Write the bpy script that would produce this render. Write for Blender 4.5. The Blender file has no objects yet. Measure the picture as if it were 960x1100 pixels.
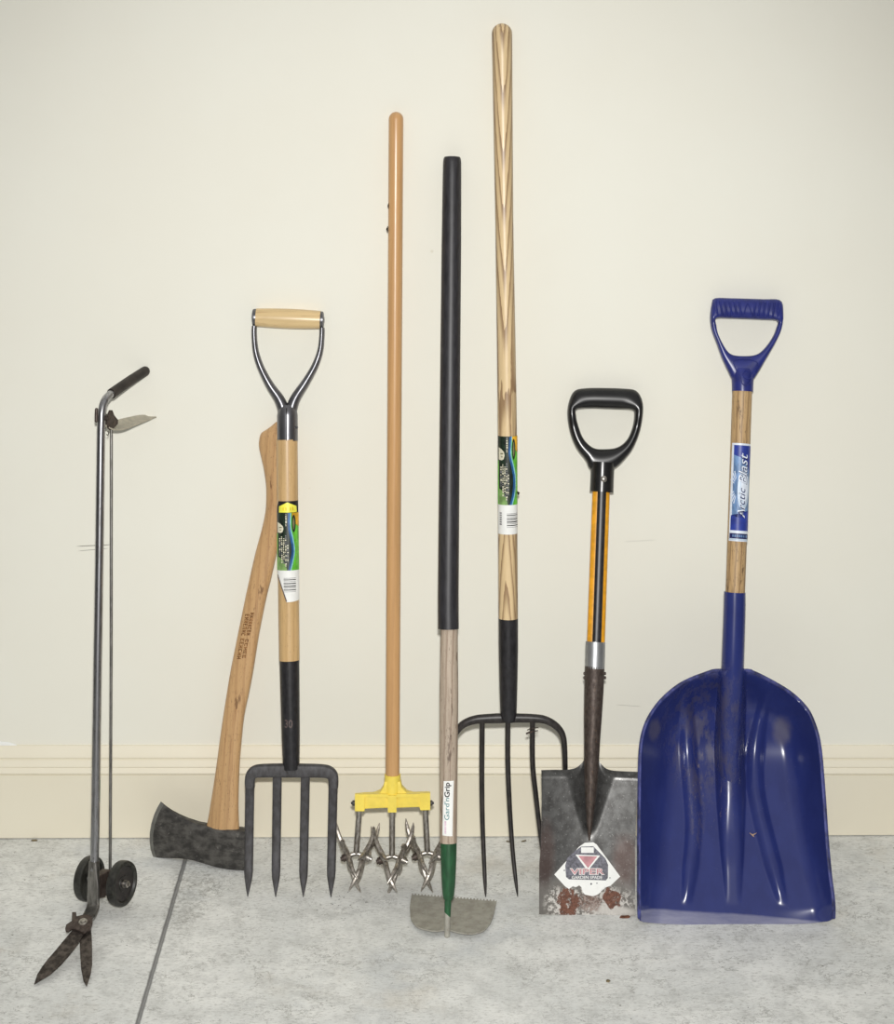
import bpy, bmesh, math, random
from mathutils import Vector, Matrix
random.seed(7)
C = bpy.context.scene.collection
FLASH = 358.0; AMB = 0.60
# ------------------------------------------------------------------ camera model
F = 1947.0; YH = -43.0; D = 3.3; H = 1.5915; KX = 0.0036
CAM = Vector((0, -D, H))

def ray(px, py):
    return Vector(((px - 480) / F, 1.0, -(py - YH) / F))

def hit(px, py, B, n):
    d = ray(px, py)
    return CAM + d * ((B - CAM).dot(n) / d.dot(n))

def on_floor(px, py, z=0.0):
    P = hit(px, py, Vector((0, 0, z)), Vector((-KX, 0, 1)))
    return P

def on_wall(px, py, d=0.0):
    return hit(px, py, Vector((0, -d, 0)), Vector((0, 1, 0)))

class Frame:
    """local axes: x across, y up the shaft, z towards the viewer"""
    def __init__(s, B, u, v):
        s.B = B; s.v = v.normalized()
        s.u = (u - s.v * u.dot(s.v)).normalized()
        s.n = s.u.cross(s.v)
    def loc(s, P):
        q = P - s.B
        return Vector((q.dot(s.u), q.dot(s.v), q.dot(s.n)))
    def p(s, px, py, n=0.0):
        return s.loc(hit(px, py, s.B + s.n * n, s.n))
    def k(s, px, py):
        return (s.p(px + 1, py) - s.p(px, py)).length
    def ps(s, L, n=0.0):
        return [s.p(q[0], q[1], q[2] if len(q) > 2 else n) for q in L]
    def matrix(s):
        return Matrix(((s.u.x, s.v.x, s.n.x, s.B.x), (s.u.y, s.v.y, s.n.y, s.B.y), (s.u.z, s.v.z, s.n.z, s.B.z), (0, 0, 0, 1)))

def lean(base, top, d, yaw=0.0):
    B = on_floor(*base); T = on_wall(top[0], top[1], d)
    return Frame(B, Vector((math.cos(yaw), math.sin(yaw), 0)), T - B)

def lerp(a, b, t): return a + (b - a) * t
def interp(tab, x):
    if x <= tab[0][0]: return tab[0][1]
    for (x0, y0), (x1, y1) in zip(tab, tab[1:]):
        if x <= x1: return lerp(y0, y1, (x - x0) / (x1 - x0))
    return tab[-1][1]
def sinterp(tab, x):
    """smooth (Catmull-Rom) table lookup"""
    n = len(tab)
    if x <= tab[0][0]: return tab[0][1]
    if x >= tab[-1][0]: return tab[-1][1]
    for i in range(n - 1):
        if x <= tab[i + 1][0]:
            x0, y0 = tab[i]; x1, y1 = tab[i + 1]; h = x1 - x0
            def sl(j):
                a = max(0, j - 1); b = min(n - 1, j + 1)
                return (tab[b][1] - tab[a][1]) / (tab[b][0] - tab[a][0])
            t = (x - x0) / h; m0 = sl(i) * h; m1 = sl(i + 1) * h
            return (2*t**3-3*t*t+1)*y0 + (t**3-2*t*t+t)*m0 + (-2*t**3+3*t*t)*y1 + (t**3-t*t)*m1
def smooth(a, b, x):
    t = max(0.0, min(1.0, (x - a) / (b - a))); return t * t * (3 - 2 * t)

def catmull(P, n=6, closed=False):
    P = [Vector(q) for q in P]; N = len(P); out = []
    rng = range(N) if closed else range(N - 1)
    for i in rng:
        if closed: a, b, c, d = P[i-1], P[i], P[(i+1) % N], P[(i+2) % N]
        else: a, b, c, d = P[max(0, i-1)], P[i], P[i+1], P[min(N-1, i+2)]
        for k in range(n):
            t = k / n
            out.append(0.5 * ((2*b) + (c-a)*t + (2*a-5*b+4*c-d)*t*t + (3*b-a-3*c+d)*t**3))
    if not closed: out.append(P[-1])
    return out

# ------------------------------------------------------------------ mesh builder
class MB:
    def __init__(s): s.V = []; s.Fc = []
    def add(s, vs, fs, mat=0):
        o = len(s.V); s.V += [Vector(v) for v in vs]
        s.Fc += [(tuple(i + o for i in f), mat) for f in fs]
    def rings(s, R, mat=0, cap0=True, cap1=True, loop=False):
        n = len(R[0]); vs = [v for r in R for v in r]; fs = []
        m = len(R)
        for i in range(m if loop else m - 1):
            for j in range(n):
                a = i * n + j; b = i * n + (j + 1) % n; i2 = (i + 1) % m
                fs.append((a, b, i2 * n + (j + 1) % n, i2 * n + j))
        if not loop:
            if cap0: fs.append(tuple(range(n)))
            if cap1: fs.append(tuple((m - 1) * n + j for j in range(n)))
        s.add(vs, fs, mat)
    def tube(s, P, rx, rz=None, seg=20, mat=0, ref=(0, 0, 1), p=2.0, dome0=False, dome1=False, closed=False):
        P = [Vector(q) for q in P]; N = len(P)
        if not isinstance(rx, (list, tuple)): rx = [rx] * N
        if rz is None: rz = rx
        if not isinstance(rz, (list, tuple)): rz = [rz] * N
        ref = Vector(ref); R = []; fr = []
        for i in range(N):
            if closed: t = P[(i + 1) % N] - P[i - 1]
            else: t = P[min(N - 1, i + 1)] - P[max(0, i - 1)]
            t.normalize(); sd = t.cross(ref); sd.normalize(); up = sd.cross(t)
            fr.append((t, sd, up))
        def ring(c, f, a, b):
            out = []
            for j in range(seg):
                th = 2 * math.pi * j / seg; cs, sn = math.cos(th), math.sin(th)
                x = math.copysign(abs(cs) ** (2 / p), cs); y = math.copysign(abs(sn) ** (2 / p), sn)
                out.append(c + f[1] * (a * x) + f[2] * (b * y))
            return out
        K = 5
        if dome0:
            for k in range(K, 0, -1):
                a = math.pi / 2 * (k / (K + .3))
                R.append(ring(P[0] - fr[0][0] * (min(rx[0], rz[0]) * math.sin(a)), fr[0], rx[0] * math.cos(a), rz[0] * math.cos(a)))
        for i in range(N): R.append(ring(P[i], fr[i], rx[i], rz[i]))
        if dome1:
            for k in range(1, K + 1):
                a = math.pi / 2 * (k / (K + .3))
                R.append(ring(P[-1] + fr[-1][0] * (min(rx[-1], rz[-1]) * math.sin(a)), fr[-1], rx[-1] * math.cos(a), rz[-1] * math.cos(a)))
        s.rings(R, mat, loop=closed)
    def lathe(s, c, axis, prof, seg=32, mat=0):
        axis = Vector(axis).normalized(); c = Vector(c)
        a = axis.orthogonal().normalized(); b = axis.cross(a); R = []
        for h, r in prof:
            R.append([c + axis * h + (a * math.cos(2*math.pi*j/seg) + b * math.sin(2*math.pi*j/seg)) * max(r, 1e-5) for j in range(seg)])
        s.rings(R, mat)
    def prism(s, P, depth, mat=0, dirv=(0, 0, 1)):
        """closed outline P (3-D), pushed both ways by depth/2"""
        d = Vector(dirv) * (depth / 2); n = len(P)
        vs = [Vector(q) + d for q in P] + [Vector(q) - d for q in P]
        fs = [tuple(range(n)), tuple(range(2*n-1, n-1, -1))] + [(i, (i+1) % n, n + (i+1) % n, n + i) for i in range(n)]
        s.add(vs, fs, mat)
    def ringloft(s, inn, out, th, seg=16, p=3.0, mat=0):
        """closed loop whose section spans inn[i]..out[i]; th[i] = half thickness"""
        R = []
        for a, b, t in zip(inn, out, th):
            c = (a + b) / 2; h = (b - a) / 2; r = []
            for j in range(seg):
                q = 2 * math.pi * j / seg; cs, sn = math.cos(q), math.sin(q)
                r.append(c + h * math.copysign(abs(cs) ** (2/p), cs) + Vector((0, 0, t * math.copysign(abs(sn) ** (2/p), sn))))
            R.append(r)
        s.rings(R, mat, loop=True)
    def sheet(s, G, thick, mat=0, matf=None):
        """grid G[i][j] of points with a back skin thick behind (local -z)"""
        m, n = len(G), len(G[0]); vs = [v for r in G for v in r]; N = m * n
        vs = vs + [v - Vector((0, 0, thick)) for v in vs]
        ft = {}
        for i in range(m - 1):
            for j in range(n - 1):
                a, b, c, d = i*n+j, i*n+j+1, (i+1)*n+j+1, (i+1)*n+j
                mm = matf(i, j) if matf else mat
                ft.setdefault(mm, []).append((a, b, c, d)); ft.setdefault(mat, []).append((d+N, c+N, b+N, a+N))
        bd = [j for j in range(n)] + [i*n+n-1 for i in range(1, m)] + [(m-1)*n+j for j in range(n-2, -1, -1)] + [i*n for i in range(m-2, 0, -1)]
        for a, b in zip(bd, bd[1:] + bd[:1]): ft.setdefault(mat, []).append((a, a+N, b+N, b))
        o = len(s.V); s.V += vs
        for mm, L in ft.items(): s.Fc += [(tuple(i + o for i in f), mm) for f in L]
    def build(s, name, mats, parent=None, sharp=38, normals=True):
        if not isinstance(mats, (list, tuple)): mats = [mats]
        me = bpy.data.meshes.new(name)
        me.from_pydata([tuple(v) for v in s.V], [], [f for f, m in s.Fc])
        for m in mats: me.materials.append(m)
        for pl, (f, m) in zip(me.polygons, s.Fc): pl.material_index = m; pl.use_smooth = True
        if normals:
            bm = bmesh.new(); bm.from_mesh(me)
            bmesh.ops.recalc_face_normals(bm, faces=bm.faces); bm.to_mesh(me); bm.free()
        me.set_sharp_from_angle(angle=math.radians(sharp)); me.update()
        o = bpy.data.objects.new(name, me); C.objects.link(o)
        if parent: o.parent = parent
        return o

def bevelled(P, depth, bev, name, mat, parent, dirv=(0, 0, 1), seg=3):
    m = MB(); m.prism(P, depth, 0, dirv); o = m.build(name, mat, parent)
    bm = bmesh.new(); bm.from_mesh(o.data)
    bmesh.ops.bevel(bm, geom=list(bm.edges), offset=bev, segments=seg, affect='EDGES', profile=0.5, clamp_overlap=True)
    bm.to_mesh(o.data); bm.free()
    for q in o.data.polygons: q.use_smooth = True
    o.data.set_sharp_from_angle(angle=math.radians(38))
    return o

def thing(name, label, cat, fr):
    o = bpy.data.objects.new(name, None); C.objects.link(o)
    o.empty_display_size = 0.05
    o.matrix_world = fr.matrix(); o['label'] = label; o['category'] = cat; o['kind'] = 'thing'
    return o
def tag(o, label, cat, kind='thing'):
    o['label'] = label; o['category'] = cat; o['kind'] = kind; return o

# ------------------------------------------------------------------ materials
def lin(c):
    r = []
    for x in c:
        x = x / 255
        r.append(x / 12.92 if x <= 0.04045 else ((x + 0.055) / 1.055) ** 2.4)
    return (r[0], r[1], r[2], 1)

class Mat:
    def __init__(s, name, rough=0.5, metal=0.0, spec=0.5):
        s.m = bpy.data.materials.new(name); s.m.use_nodes = True
        s.t = s.m.node_tree; s.b = s.t.nodes['Principled BSDF']
        s.b.inputs['Roughness'].default_value = rough; s.b.inputs['Metallic'].default_value = metal
        s.b.inputs['Specular IOR Level'].default_value = spec
        s._co = None
    def nd(s, t, **kw):
        n = s.t.nodes.new(t)
        for k, v in kw.items(): setattr(n, k, v)
        return n
    def put(s, sock, v):
        if isinstance(v, bpy.types.NodeSocket): s.t.links.new(v, sock)
        elif isinstance(v, (tuple, list)) and len(v) == 3 and sock.type == 'RGBA': sock.default_value = lin(v)
        else: sock.default_value = v
    @property
    def co(s):
        if s._co is None: s._co = s.nd('ShaderNodeTexCoord').outputs['Object']
        return s._co
    def mapped(s, scale=(1, 1, 1), rot=(0, 0, 0), loc=(0, 0, 0), co=None):
        n = s.nd('ShaderNodeMapping'); s.put(n.inputs['Vector'], co or s.co)
        n.inputs['Scale'].default_value = scale; n.inputs['Rotation'].default_value = rot; n.inputs['Location'].default_value = loc
        return n.outputs[0]
    def noise(s, scale, detail=4, rough=0.55, vec=None, dist=0.0):
        n = s.nd('ShaderNodeTexNoise'); s.put(n.inputs['Vector'], vec or s.co)
        n.inputs['Scale'].default_value = scale; n.inputs['Detail'].default_value = detail
        n.inputs['Roughness'].default_value = rough; n.inputs['Distortion'].default_value = dist
        return n.outputs['Fac']
    def ramp(s, v, lo, hi):
        n = s.nd('ShaderNodeMapRange', interpolation_type='SMOOTHSTEP'); s.put(n.inputs[0], v)
        n.inputs[1].default_value = lo; n.inputs[2].default_value = hi
        return n.outputs[0]
    def math(s, op, a, b=0.0, c=None):
        n = s.nd('ShaderNodeMath', operation=op); s.put(n.inputs[0], a); s.put(n.inputs[1], b)
        if c is not None: s.put(n.inputs[2], c)
        return n.outputs[0]
    def mix(s, f, a, b, blend='MIX'):
        n = s.nd('ShaderNodeMix', data_type='RGBA', blend_type=blend)
        s.put(n.inputs[0], f); s.put(n.inputs[6], a); s.put(n.inputs[7], b)
        return n.outputs[2]
    def xyz(s):
        n = s.nd('ShaderNodeSeparateXYZ'); s.put(n.inputs[0], s.co); return n.outputs
    def blob(s, c, r, edge=0.5, wob=0.0, wscale=60):
        """1 inside an ellipse round c (object space, radii r; r None = ignored axis), 0 outside, ragged by noise"""
        x = s.xyz(); tot = None
        for i in range(3):
            if r[i] is None: continue
            q = s.math('POWER', s.math('MULTIPLY', s.math('SUBTRACT', x[i], c[i]), 1 / r[i]), 2.0)
            tot = q if tot is None else s.math('ADD', tot, q)
        d = s.math('SQRT', tot)
        if wob:
            d = s.math('ADD', d, s.math('MULTIPLY', s.math('SUBTRACT', s.noise(wscale, 5, .7), 0.5), wob))
        return s.ramp(d, 1.0 + edge * .5, 1.0 - edge * .5)
    def color(s, c): s.put(s.b.inputs['Base Color'], c); return s
    def rough(s, v): s.put(s.b.inputs['Roughness'], v); return s
    def metal(s, v): s.put(s.b.inputs['Metallic'], v); return s
    def bump(s, h, strength=0.2, dist=0.001):
        n = s.nd('ShaderNodeBump'); n.inputs['Strength'].default_value = strength; n.inputs['Distance'].default_value = dist
        s.put(n.inputs['Height'], h); s.t.links.new(n.outputs[0], s.b.inputs['Normal']); return s

def plain(name, c, rough=0.5, metal=0.0, spec=0.5, var=0.12, vs=(60, 60, 60), bump=0.0):
    m = Mat(name, rough, metal, spec)
    n = m.noise(1.0, 5, .6, m.mapped(vs))
    dk = tuple(x * (1 - var * 1.6) for x in c); lt = tuple(min(255, x * (1 + var)) for x in c)
    m.color(m.mix(m.ramp(n, .3, .7), dk, lt))
    if bump: m.bump(n, bump)
    return m

def wood(name, light, dark, ring=60, tilt=0.05, seed=0.0, fine=.35, rough=.4, ringamt=.7, thr=(.55, .95), off=(.02, 0, -.03), along=1, speck=0.0, knots=None):
    m = Mat(name, rough)
    v = m.mapped((1, 1, 1), (tilt, 0, tilt * .6), (off[0] + seed, off[1], off[2]))
    wv = m.nd('ShaderNodeTexWave', wave_type='RINGS', rings_direction='Y', wave_profile='SAW')
    m.put(wv.inputs['Vector'], v); wv.inputs['Scale'].default_value = ring
    wv.inputs['Distortion'].default_value = 1.2; wv.inputs['Detail'].default_value = 3; wv.inputs['Detail Scale'].default_value = 1.0
    g = m.math('MULTIPLY', m.ramp(wv.outputs['Fac'], *thr), ringamt)
    f = m.noise(1.0, 5, .65, m.mapped((420, 14, 420) if along else (14, 420, 420)))
    f2 = m.noise(1.0, 3, .5, m.mapped((60, 5, 60) if along else (5, 60, 60), loc=(seed, 0, 0)))
    c = m.mix(g, light, dark)
    c = m.mix(m.math('MULTIPLY', m.ramp(f, .5, .75), fine), c, dark)
    c = m.mix(m.math('MULTIPLY', m.ramp(f2, .45, .7), .3), c, tuple(x * .82 for x in light))
    if speck:
        sk = m.ramp(m.noise(1.0, 3, .6, m.mapped((700, 120, 700), loc=(seed, 3, 0))), .60, .70)
        c = m.mix(m.math('MULTIPLY', sk, speck), c, tuple(x * .7 for x in dark))
    if knots:
        kn = m.ramp(m.noise(1.0, 4, .65, m.mapped((70, 16, 70), loc=(seed, 8, 1))), knots, knots + .07)
        c = m.mix(m.math('MULTIPLY', kn, .75), c, tuple(x * .72 for x in dark))
    m.color(c); m.bump(f, .12)
    return m

M = {}
# wall paint
w = Mat('cream_wall_paint', .62, 0, .25)
n1 = w.noise(2.2, 4, .6); n2 = w.noise(45, 3, .5)
c = w.mix(w.ramp(n1, .3, .72), (234, 232, 220), (236, 235, 224))
sm = w.ramp(w.noise(9, 6, .75), .66, .8)
c = w.mix(w.math('MULTIPLY', sm, .05), c, (196, 184, 152))
pits = w.ramp(w.noise(26, 2, .4, w.mapped((1, 1, 1), loc=(3, 1, 7))), .79, .83)
c = w.mix(w.math('MULTIPLY', pits, .35), c, (190, 180, 150))
X = w.xyz()
def wall_scratch(a, b, th=.0011, amt=.8):
    global c
    A = on_wall(*a); B_ = on_wall(*b); mid = (A + B_) / 2; sl = (B_.z - A.z) / (B_.x - A.x); hl = abs(B_.x - A.x) / 2
    ln = w.math('SUBTRACT', X[2], w.math('ADD', w.math('MULTIPLY', w.math('SUBTRACT', X[0], mid.x), sl), mid.z))
    f = w.math('MULTIPLY', w.ramp(w.math('ABSOLUTE', ln), th, th * .3), w.ramp(w.math('ABSOLUTE', w.math('SUBTRACT', X[0], mid.x)), hl, hl * .6))
    c = w.mix(w.math('MULTIPLY', f, amt), c, (92, 84, 70))
wall_scratch((80, 587), (122, 585)); wall_scratch((82, 592), (118, 589), .0009, .6)
wall_scratch((668, 582), (706, 580), .002, .12); wall_scratch((660, 757), (690, 759), .001, .3)
w.color(c); w.bump(w.math('ADD', n1, w.math('MULTIPLY', n2, .25)), .10, .004)
M['wall'] = w.m
b = Mat('cream_trim_paint', .5, 0, .3)
b.color(b.mix(b.ramp(b.noise(3, 4, .6), .3, .7), (231, 224, 204), (234, 228, 209))); b.bump(b.noise(30, 3), .05, .002)
M['trim'] = b.m
# concrete floor
f = Mat('grey_concrete', .7, 0, .3)
fa = f.noise(6.5, 5, .62); fb = f.noise(24, 7, .72); fc = f.noise(1.0, 6, .72, f.mapped((110, 260, 100)))
FB = 1.055
def fl(r, g, b_): return (r * FB, g * FB, b_ * FB)
c = f.mix(f.ramp(fa, .3, .7), fl(208, 210, 208), fl(226, 227, 224))
c = f.mix(f.math('MULTIPLY', f.ramp(fb, .44, .68), .6), c, fl(182, 183, 180))
c = f.mix(f.math('MULTIPLY', f.ramp(fc, .50, .68), .7), c, fl(160, 160, 156))
c = f.mix(f.math('MULTIPLY', f.ramp(f.noise(1.0, 6, .7, f.mapped((120, 240, 100), loc=(3, 7, 1))), .54, .68), .5), c, fl(236, 237, 234))
for sc_, ax_, am_, lo_ in ((9, (1, 1.6, 1), .6, .47), (17, (1, 2.4, 1), .5, .49), (5, (1.3, 1, 1), .45, .5), (28, (1, 2.0, 1), .45, .49)):
    nz = f.noise(sc_, 7, .68, f.mapped(ax_, loc=(sc_, 2, 5)))
    ridge = f.ramp(f.math('ABSOLUTE', f.math('SUBTRACT', nz, .5)), .0090, .0025)
    msk = f.ramp(f.noise(8, 4, .65, f.mapped(loc=(sc_ * 3, 1, 2))), lo_, lo_ + .14)
    c = f.mix(f.math('MULTIPLY', f.math('MULTIPLY', ridge, msk), am_), c, fl(118, 116, 110))
c = f.mix(f.math('MULTIPLY', f.ramp(f.noise(5, 4, .6, f.mapped(loc=(9, 4, 1))), .58, .72), .25), c, fl(176, 164, 142))
c = f.mix(f.math('MULTIPLY', f.ramp(f.noise(4, 4, .6, f.mapped(loc=(1, 14, 6))), .56, .72), .35), c, fl(178, 184, 190))
spk = f.ramp(f.noise(150, 2, .4), .745, .785)
c = f.mix(f.math('MULTIPLY', spk, .75), c, (82, 78, 70))
# darker scuffs beside the joint, under the axe, and by the fork tips
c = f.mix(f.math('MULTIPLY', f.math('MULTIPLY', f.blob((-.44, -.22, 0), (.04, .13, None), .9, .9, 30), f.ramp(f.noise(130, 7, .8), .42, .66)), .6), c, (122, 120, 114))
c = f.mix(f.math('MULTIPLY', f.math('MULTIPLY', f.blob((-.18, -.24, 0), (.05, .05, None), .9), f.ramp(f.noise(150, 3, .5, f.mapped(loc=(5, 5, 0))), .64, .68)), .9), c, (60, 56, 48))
JX = -.4634
jm = f.ramp(f.math('ABSOLUTE', f.math('ADD', f.math('SUBTRACT', f.xyz()[0], JX), f.math('MULTIPLY', f.math('SUBTRACT', f.noise(30, 3), .5), .004))), .0055, .0025)
c = f.mix(f.math('MULTIPLY', jm, .8), c, (122, 122, 122))
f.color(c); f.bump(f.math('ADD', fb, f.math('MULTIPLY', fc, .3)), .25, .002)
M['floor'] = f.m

def metal_mat(name, c, c2, rough=.35, metal=.9, scale=(90, 30, 90), thr=(.35, .7), bump=.05, spots=None):
    m = Mat(name, rough, metal)
    n = m.noise(1.0, 6, .65, m.mapped(scale))
    k = m.mix(m.ramp(n, *thr), c, c2)
    if spots:
        k = m.mix(m.math('MULTIPLY', m.ramp(m.noise(spots[1], 5, .7), spots[2], spots[2] + .06), spots[3]), k, spots[0])
    m.color(k); m.rough(m.math('ADD', m.math('MULTIPLY', n, .25), rough - .1)); m.bump(n, bump)
    return m.m
M['chrome'] = metal_mat('worn_chrome', (176, 176, 180), (128, 128, 126), .28, 1.0, (200, 26, 200), (.42, .72), .05, ((98, 84, 70), 160, .62, .6))
M['steel'] = metal_mat('dull_grey_steel', (150, 148, 144), (104, 102, 98), .38, .9)
M['zinc'] = metal_mat('zinc_steel', (188, 184, 178), (134, 128, 120), .34, .9, (220, 120, 220))
M['cast'] = metal_mat('cast_tine_steel', (196, 190, 182), (120, 112, 104), .4, .85, (180, 180, 180), (.35, .7), .12)
M['forged'] = metal_mat('dark_forged_steel', (78, 77, 80), (54, 52, 52), .55, .15, (120, 60, 120), (.3, .7), .1, ((112, 110, 110), 260, .66, .5))
M['axe_steel'] = metal_mat('black_axe_steel', (86, 84, 80), (46, 44, 42), .52, .1, (50, 90, 60), (.35, .65), .15, ((120, 117, 112), 110, .62, .55))
M['axe_edge'] = metal_mat('ground_axe_edge', (122, 122, 116), (90, 89, 85), .45, .2)
M['rusty'] = metal_mat('brown_rusty_steel', (92, 82, 76), (62, 52, 47), .5, .5, (200, 100, 200), (.3, .7), .15, ((118, 92, 72), 200, .6, .5))
M['blade'] = metal_mat('stained_shear_blade', (98, 90, 84), (52, 46, 42), .45, .6, (110, 110, 110), (.35, .65), .1)
M['gun'] = metal_mat('gunmetal_yoke', (122, 122, 126), (104, 104, 108), .3, .85)
M['hoe_plate'] = metal_mat('grey_hoe_plate', (172, 170, 160), (146, 143, 133), .55, .1, (60, 60, 60), (.3, .7), .05, ((112, 98, 84), 70, .62, .5))
M['ferrule'] = metal_mat('satin_ferrule', (176, 178, 180), (150, 152, 154), .4, .8)
M['black_paint'] = plain('black_enamel', (34, 33, 36), .38, 0, .5, .2, (180, 90, 180)).m
M['pitch_steel'] = plain('black_tine_enamel', (43, 39, 38), .42, 0, .5, .22, (160, 60, 160)).m
M['black_plastic'] = plain('black_plastic', (25, 25, 26), .26, 0, .5, .1).m
M['rubber'] = plain('black_foam_grip', (44, 43, 47), .45, 0, .5, .14, (240, 40, 240)).m
M['wheel'] = plain('dusty_black_wheel', (42, 42, 38), .45, 0, .5, .25, (150, 150, 150)).m
M['wheel_hub'] = plain('black_wheel_face', (34, 29, 28), .4, 0, .5, .2, (150, 150, 150)).m
M['grip_brown'] = plain('dark_brown_grip', (47, 41, 37), .5, 0, .4, .15).m
M['yellow'] = plain('yellow_enamel', (240, 216, 92), .4, 0, .5, .02, (70, 70, 70)).m
M['amber'] = plain('amber_fibreglass', (224, 158, 34), .35, 0, .5, .06).m
M['green'] = plain('green_enamel', (32, 80, 48), .42, 0, .5, .12, (160, 40, 160)).m
M['white'] = plain('white_paper', (240, 241, 238), .55, 0, .3, .01).m
M['ink'] = plain('black_ink', (26, 24, 26), .5, 0, .4, .05).m
M['grey_ink'] = plain('grey_ink', (136, 136, 138), .5, 0, .4, .05).m
M['lab_dark'] = plain('dark_green_print', (27, 42, 30), .4, 0, .5, .35, (260, 120, 260)).m
M['lab_green'] = plain('bright_green_print', (104, 194, 58), .4, 0, .5, .1, (120, 60, 120)).m
M['lab_sage'] = plain('sage_green_print', (132, 168, 100), .4, 0, .5, .12).m
M['lab_blue'] = plain('blue_print', (38, 92, 150), .4, 0, .5, .1).m
M['lab_sky'] = plain('pale_blue_print', (140, 200, 214), .4, 0, .5, .1).m
M['lab_orange'] = plain('orange_print', (224, 170, 40), .4, 0, .5, .1).m
M['lab_yellow'] = plain('yellow_print', (246, 240, 84), .4, 0, .5, .05).m
M['lab_cream'] = plain('cream_print', (228, 224, 200), .4, 0, .5, .05).m
M['lab_tan'] = plain('olive_print', (122, 122, 84), .4, 0, .5, .1).m
M['teal'] = plain('teal_ink', (62, 128, 132), .5, 0, .4, .05).m
M['pink'] = plain('faded_pink_ink', (196, 140, 146), .5, 0, .4, .08).m
M['palepink'] = plain('pale_pink_ink', (214, 176, 200), .5, 0, .4, .05).m
M['slate'] = plain('slate_print', (104, 104, 114), .45, 0, .4, .18, (260, 260, 260)).m
M['burn'] = plain('burnt_stamp', (128, 88, 50), .6, 0, .3, .2, (300, 300, 300)).m
M['dullmark'] = plain('grey_brown_mark', (92, 80, 78), .5, 0, .4, .15, (400, 400, 400)).m
M['darkgap'] = plain('dark_slot', (24, 20, 18), .7, 0, .2, .05).m
M['arctic_white'] = plain('icy_white_print', (226, 234, 246), .4, 0, .5, .03).m
M['arctic_dark'] = plain('navy_print', (34, 40, 92), .4, 0, .5, .05).m
M['mint'] = plain('faded_green_sticker', (50, 112, 96), .5, 0, .4, .2, (200, 200, 200)).m

def ash_wood():
    m = Mat('ash_wood', .36); X_ = m.xyz()
    # nested growth-ring arches along the sawn face
    q = m.math('POWER', m.math('ABSOLUTE', m.math('ADD', X_[0], -.0008)), 1.5)
    flip = m.math('SUBTRACT', m.math('MULTIPLY', m.ramp(X_[1], .70, .98), 2.0), 1.0)
    y_ = m.math('SUBTRACT', X_[1], m.math('MULTIPLY', m.math('MULTIPLY', q, flip), 92.0))
    y_ = m.math('ADD', y_, m.math('MULTIPLY', m.math('SUBTRACT', m.noise(1.0, 4, .6, m.mapped((150, 9, 150))), .5), .07))
    fr_ = m.math('FRACT', m.math('MULTIPLY', y_, 9.5))
    g = m.math('MULTIPLY', m.ramp(fr_, .45, .95), m.ramp(fr_, 1.0, .97))
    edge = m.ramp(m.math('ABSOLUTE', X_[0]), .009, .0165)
    f1_ = m.noise(1.0, 5, .7, m.mapped((520, 22, 520)))
    c = m.mix(m.math('MULTIPLY', g, .8), (222, 196, 152), (130, 98, 70))
    c = m.mix(m.math('MULTIPLY', m.ramp(f1_, .5, .72), .32), c, (128, 98, 68))
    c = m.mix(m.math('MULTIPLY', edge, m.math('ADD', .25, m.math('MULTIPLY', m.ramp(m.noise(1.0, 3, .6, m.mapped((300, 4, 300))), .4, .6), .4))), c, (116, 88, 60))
    top = m.ramp(X_[1], 1.60, 1.645)
    c = m.mix(m.math('MULTIPLY', top, m.ramp(m.noise(60, 4), .4, .6)), c, (140, 86, 54))
    m.color(c); m.bump(f1_, .12); return m.m
M['ash'] = ash_wood()
M['fork_wood'] = wood('honey_ash_wood', (206, 172, 122), (148, 110, 68), 26, .02, .3, .4, .35, .25, speck=.35).m
M['grip_wood'] = wood('pale_grip_wood', (224, 196, 146), (140, 106, 66), 40, .02, .7, .5, .3, .0, along=0).m
M['axe_wood'] = wood('hickory_wood', (200, 162, 116), (146, 102, 66), 22, .03, .5, .65, .4, .3, speck=.6, knots=.62).m
M['cult_wood'] = wood('varnished_pine', (204, 160, 110), (166, 116, 70), 24, .02, .9, .25, .3, .2).m
M['grey_wood'] = wood('weathered_grey_wood', (186, 170, 152), (118, 94, 76), 30, .03, .2, .8, .6, .55, speck=.6, knots=.585).m
M['scoop_wood'] = wood('weathered_brown_wood', (190, 158, 114), (104, 78, 52), 34, .03, .6, .95, .5, .55, speck=.7, knots=.62).m

# ------------------------------------------------------------------ flat graphics wrapped on surfaces
def strips(poly, xs):
    """cut a 2-D polygon mesh [(x,y)] at the given x positions -> verts, faces"""
    bm = bmesh.new()
    fv = [bm.verts.new((x, y, 0)) for x, y in poly]
    f0 = bm.faces.new(fv); bmesh.ops.triangulate(bm, faces=[f0])
    return cutbm(bm, xs)
def cutbm(bm, xs):
    for x in xs:
        bmesh.ops.bisect_plane(bm, geom=bm.verts[:] + bm.edges[:] + bm.faces[:], plane_co=(x, 0, 0), plane_no=(1, 0, 0))
    bm.verts.index_update()
    V = [(v.co.x, v.co.y) for v in bm.verts]; Fs = [tuple(v.index for v in fc.verts) for fc in bm.faces]
    bm.free(); return V, Fs
CUTS = [-.96, -.9, -.82, -.72, -.6, -.45, -.3, -.15, 0, .15, .3, .45, .6, .72, .82, .9, .96]
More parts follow.
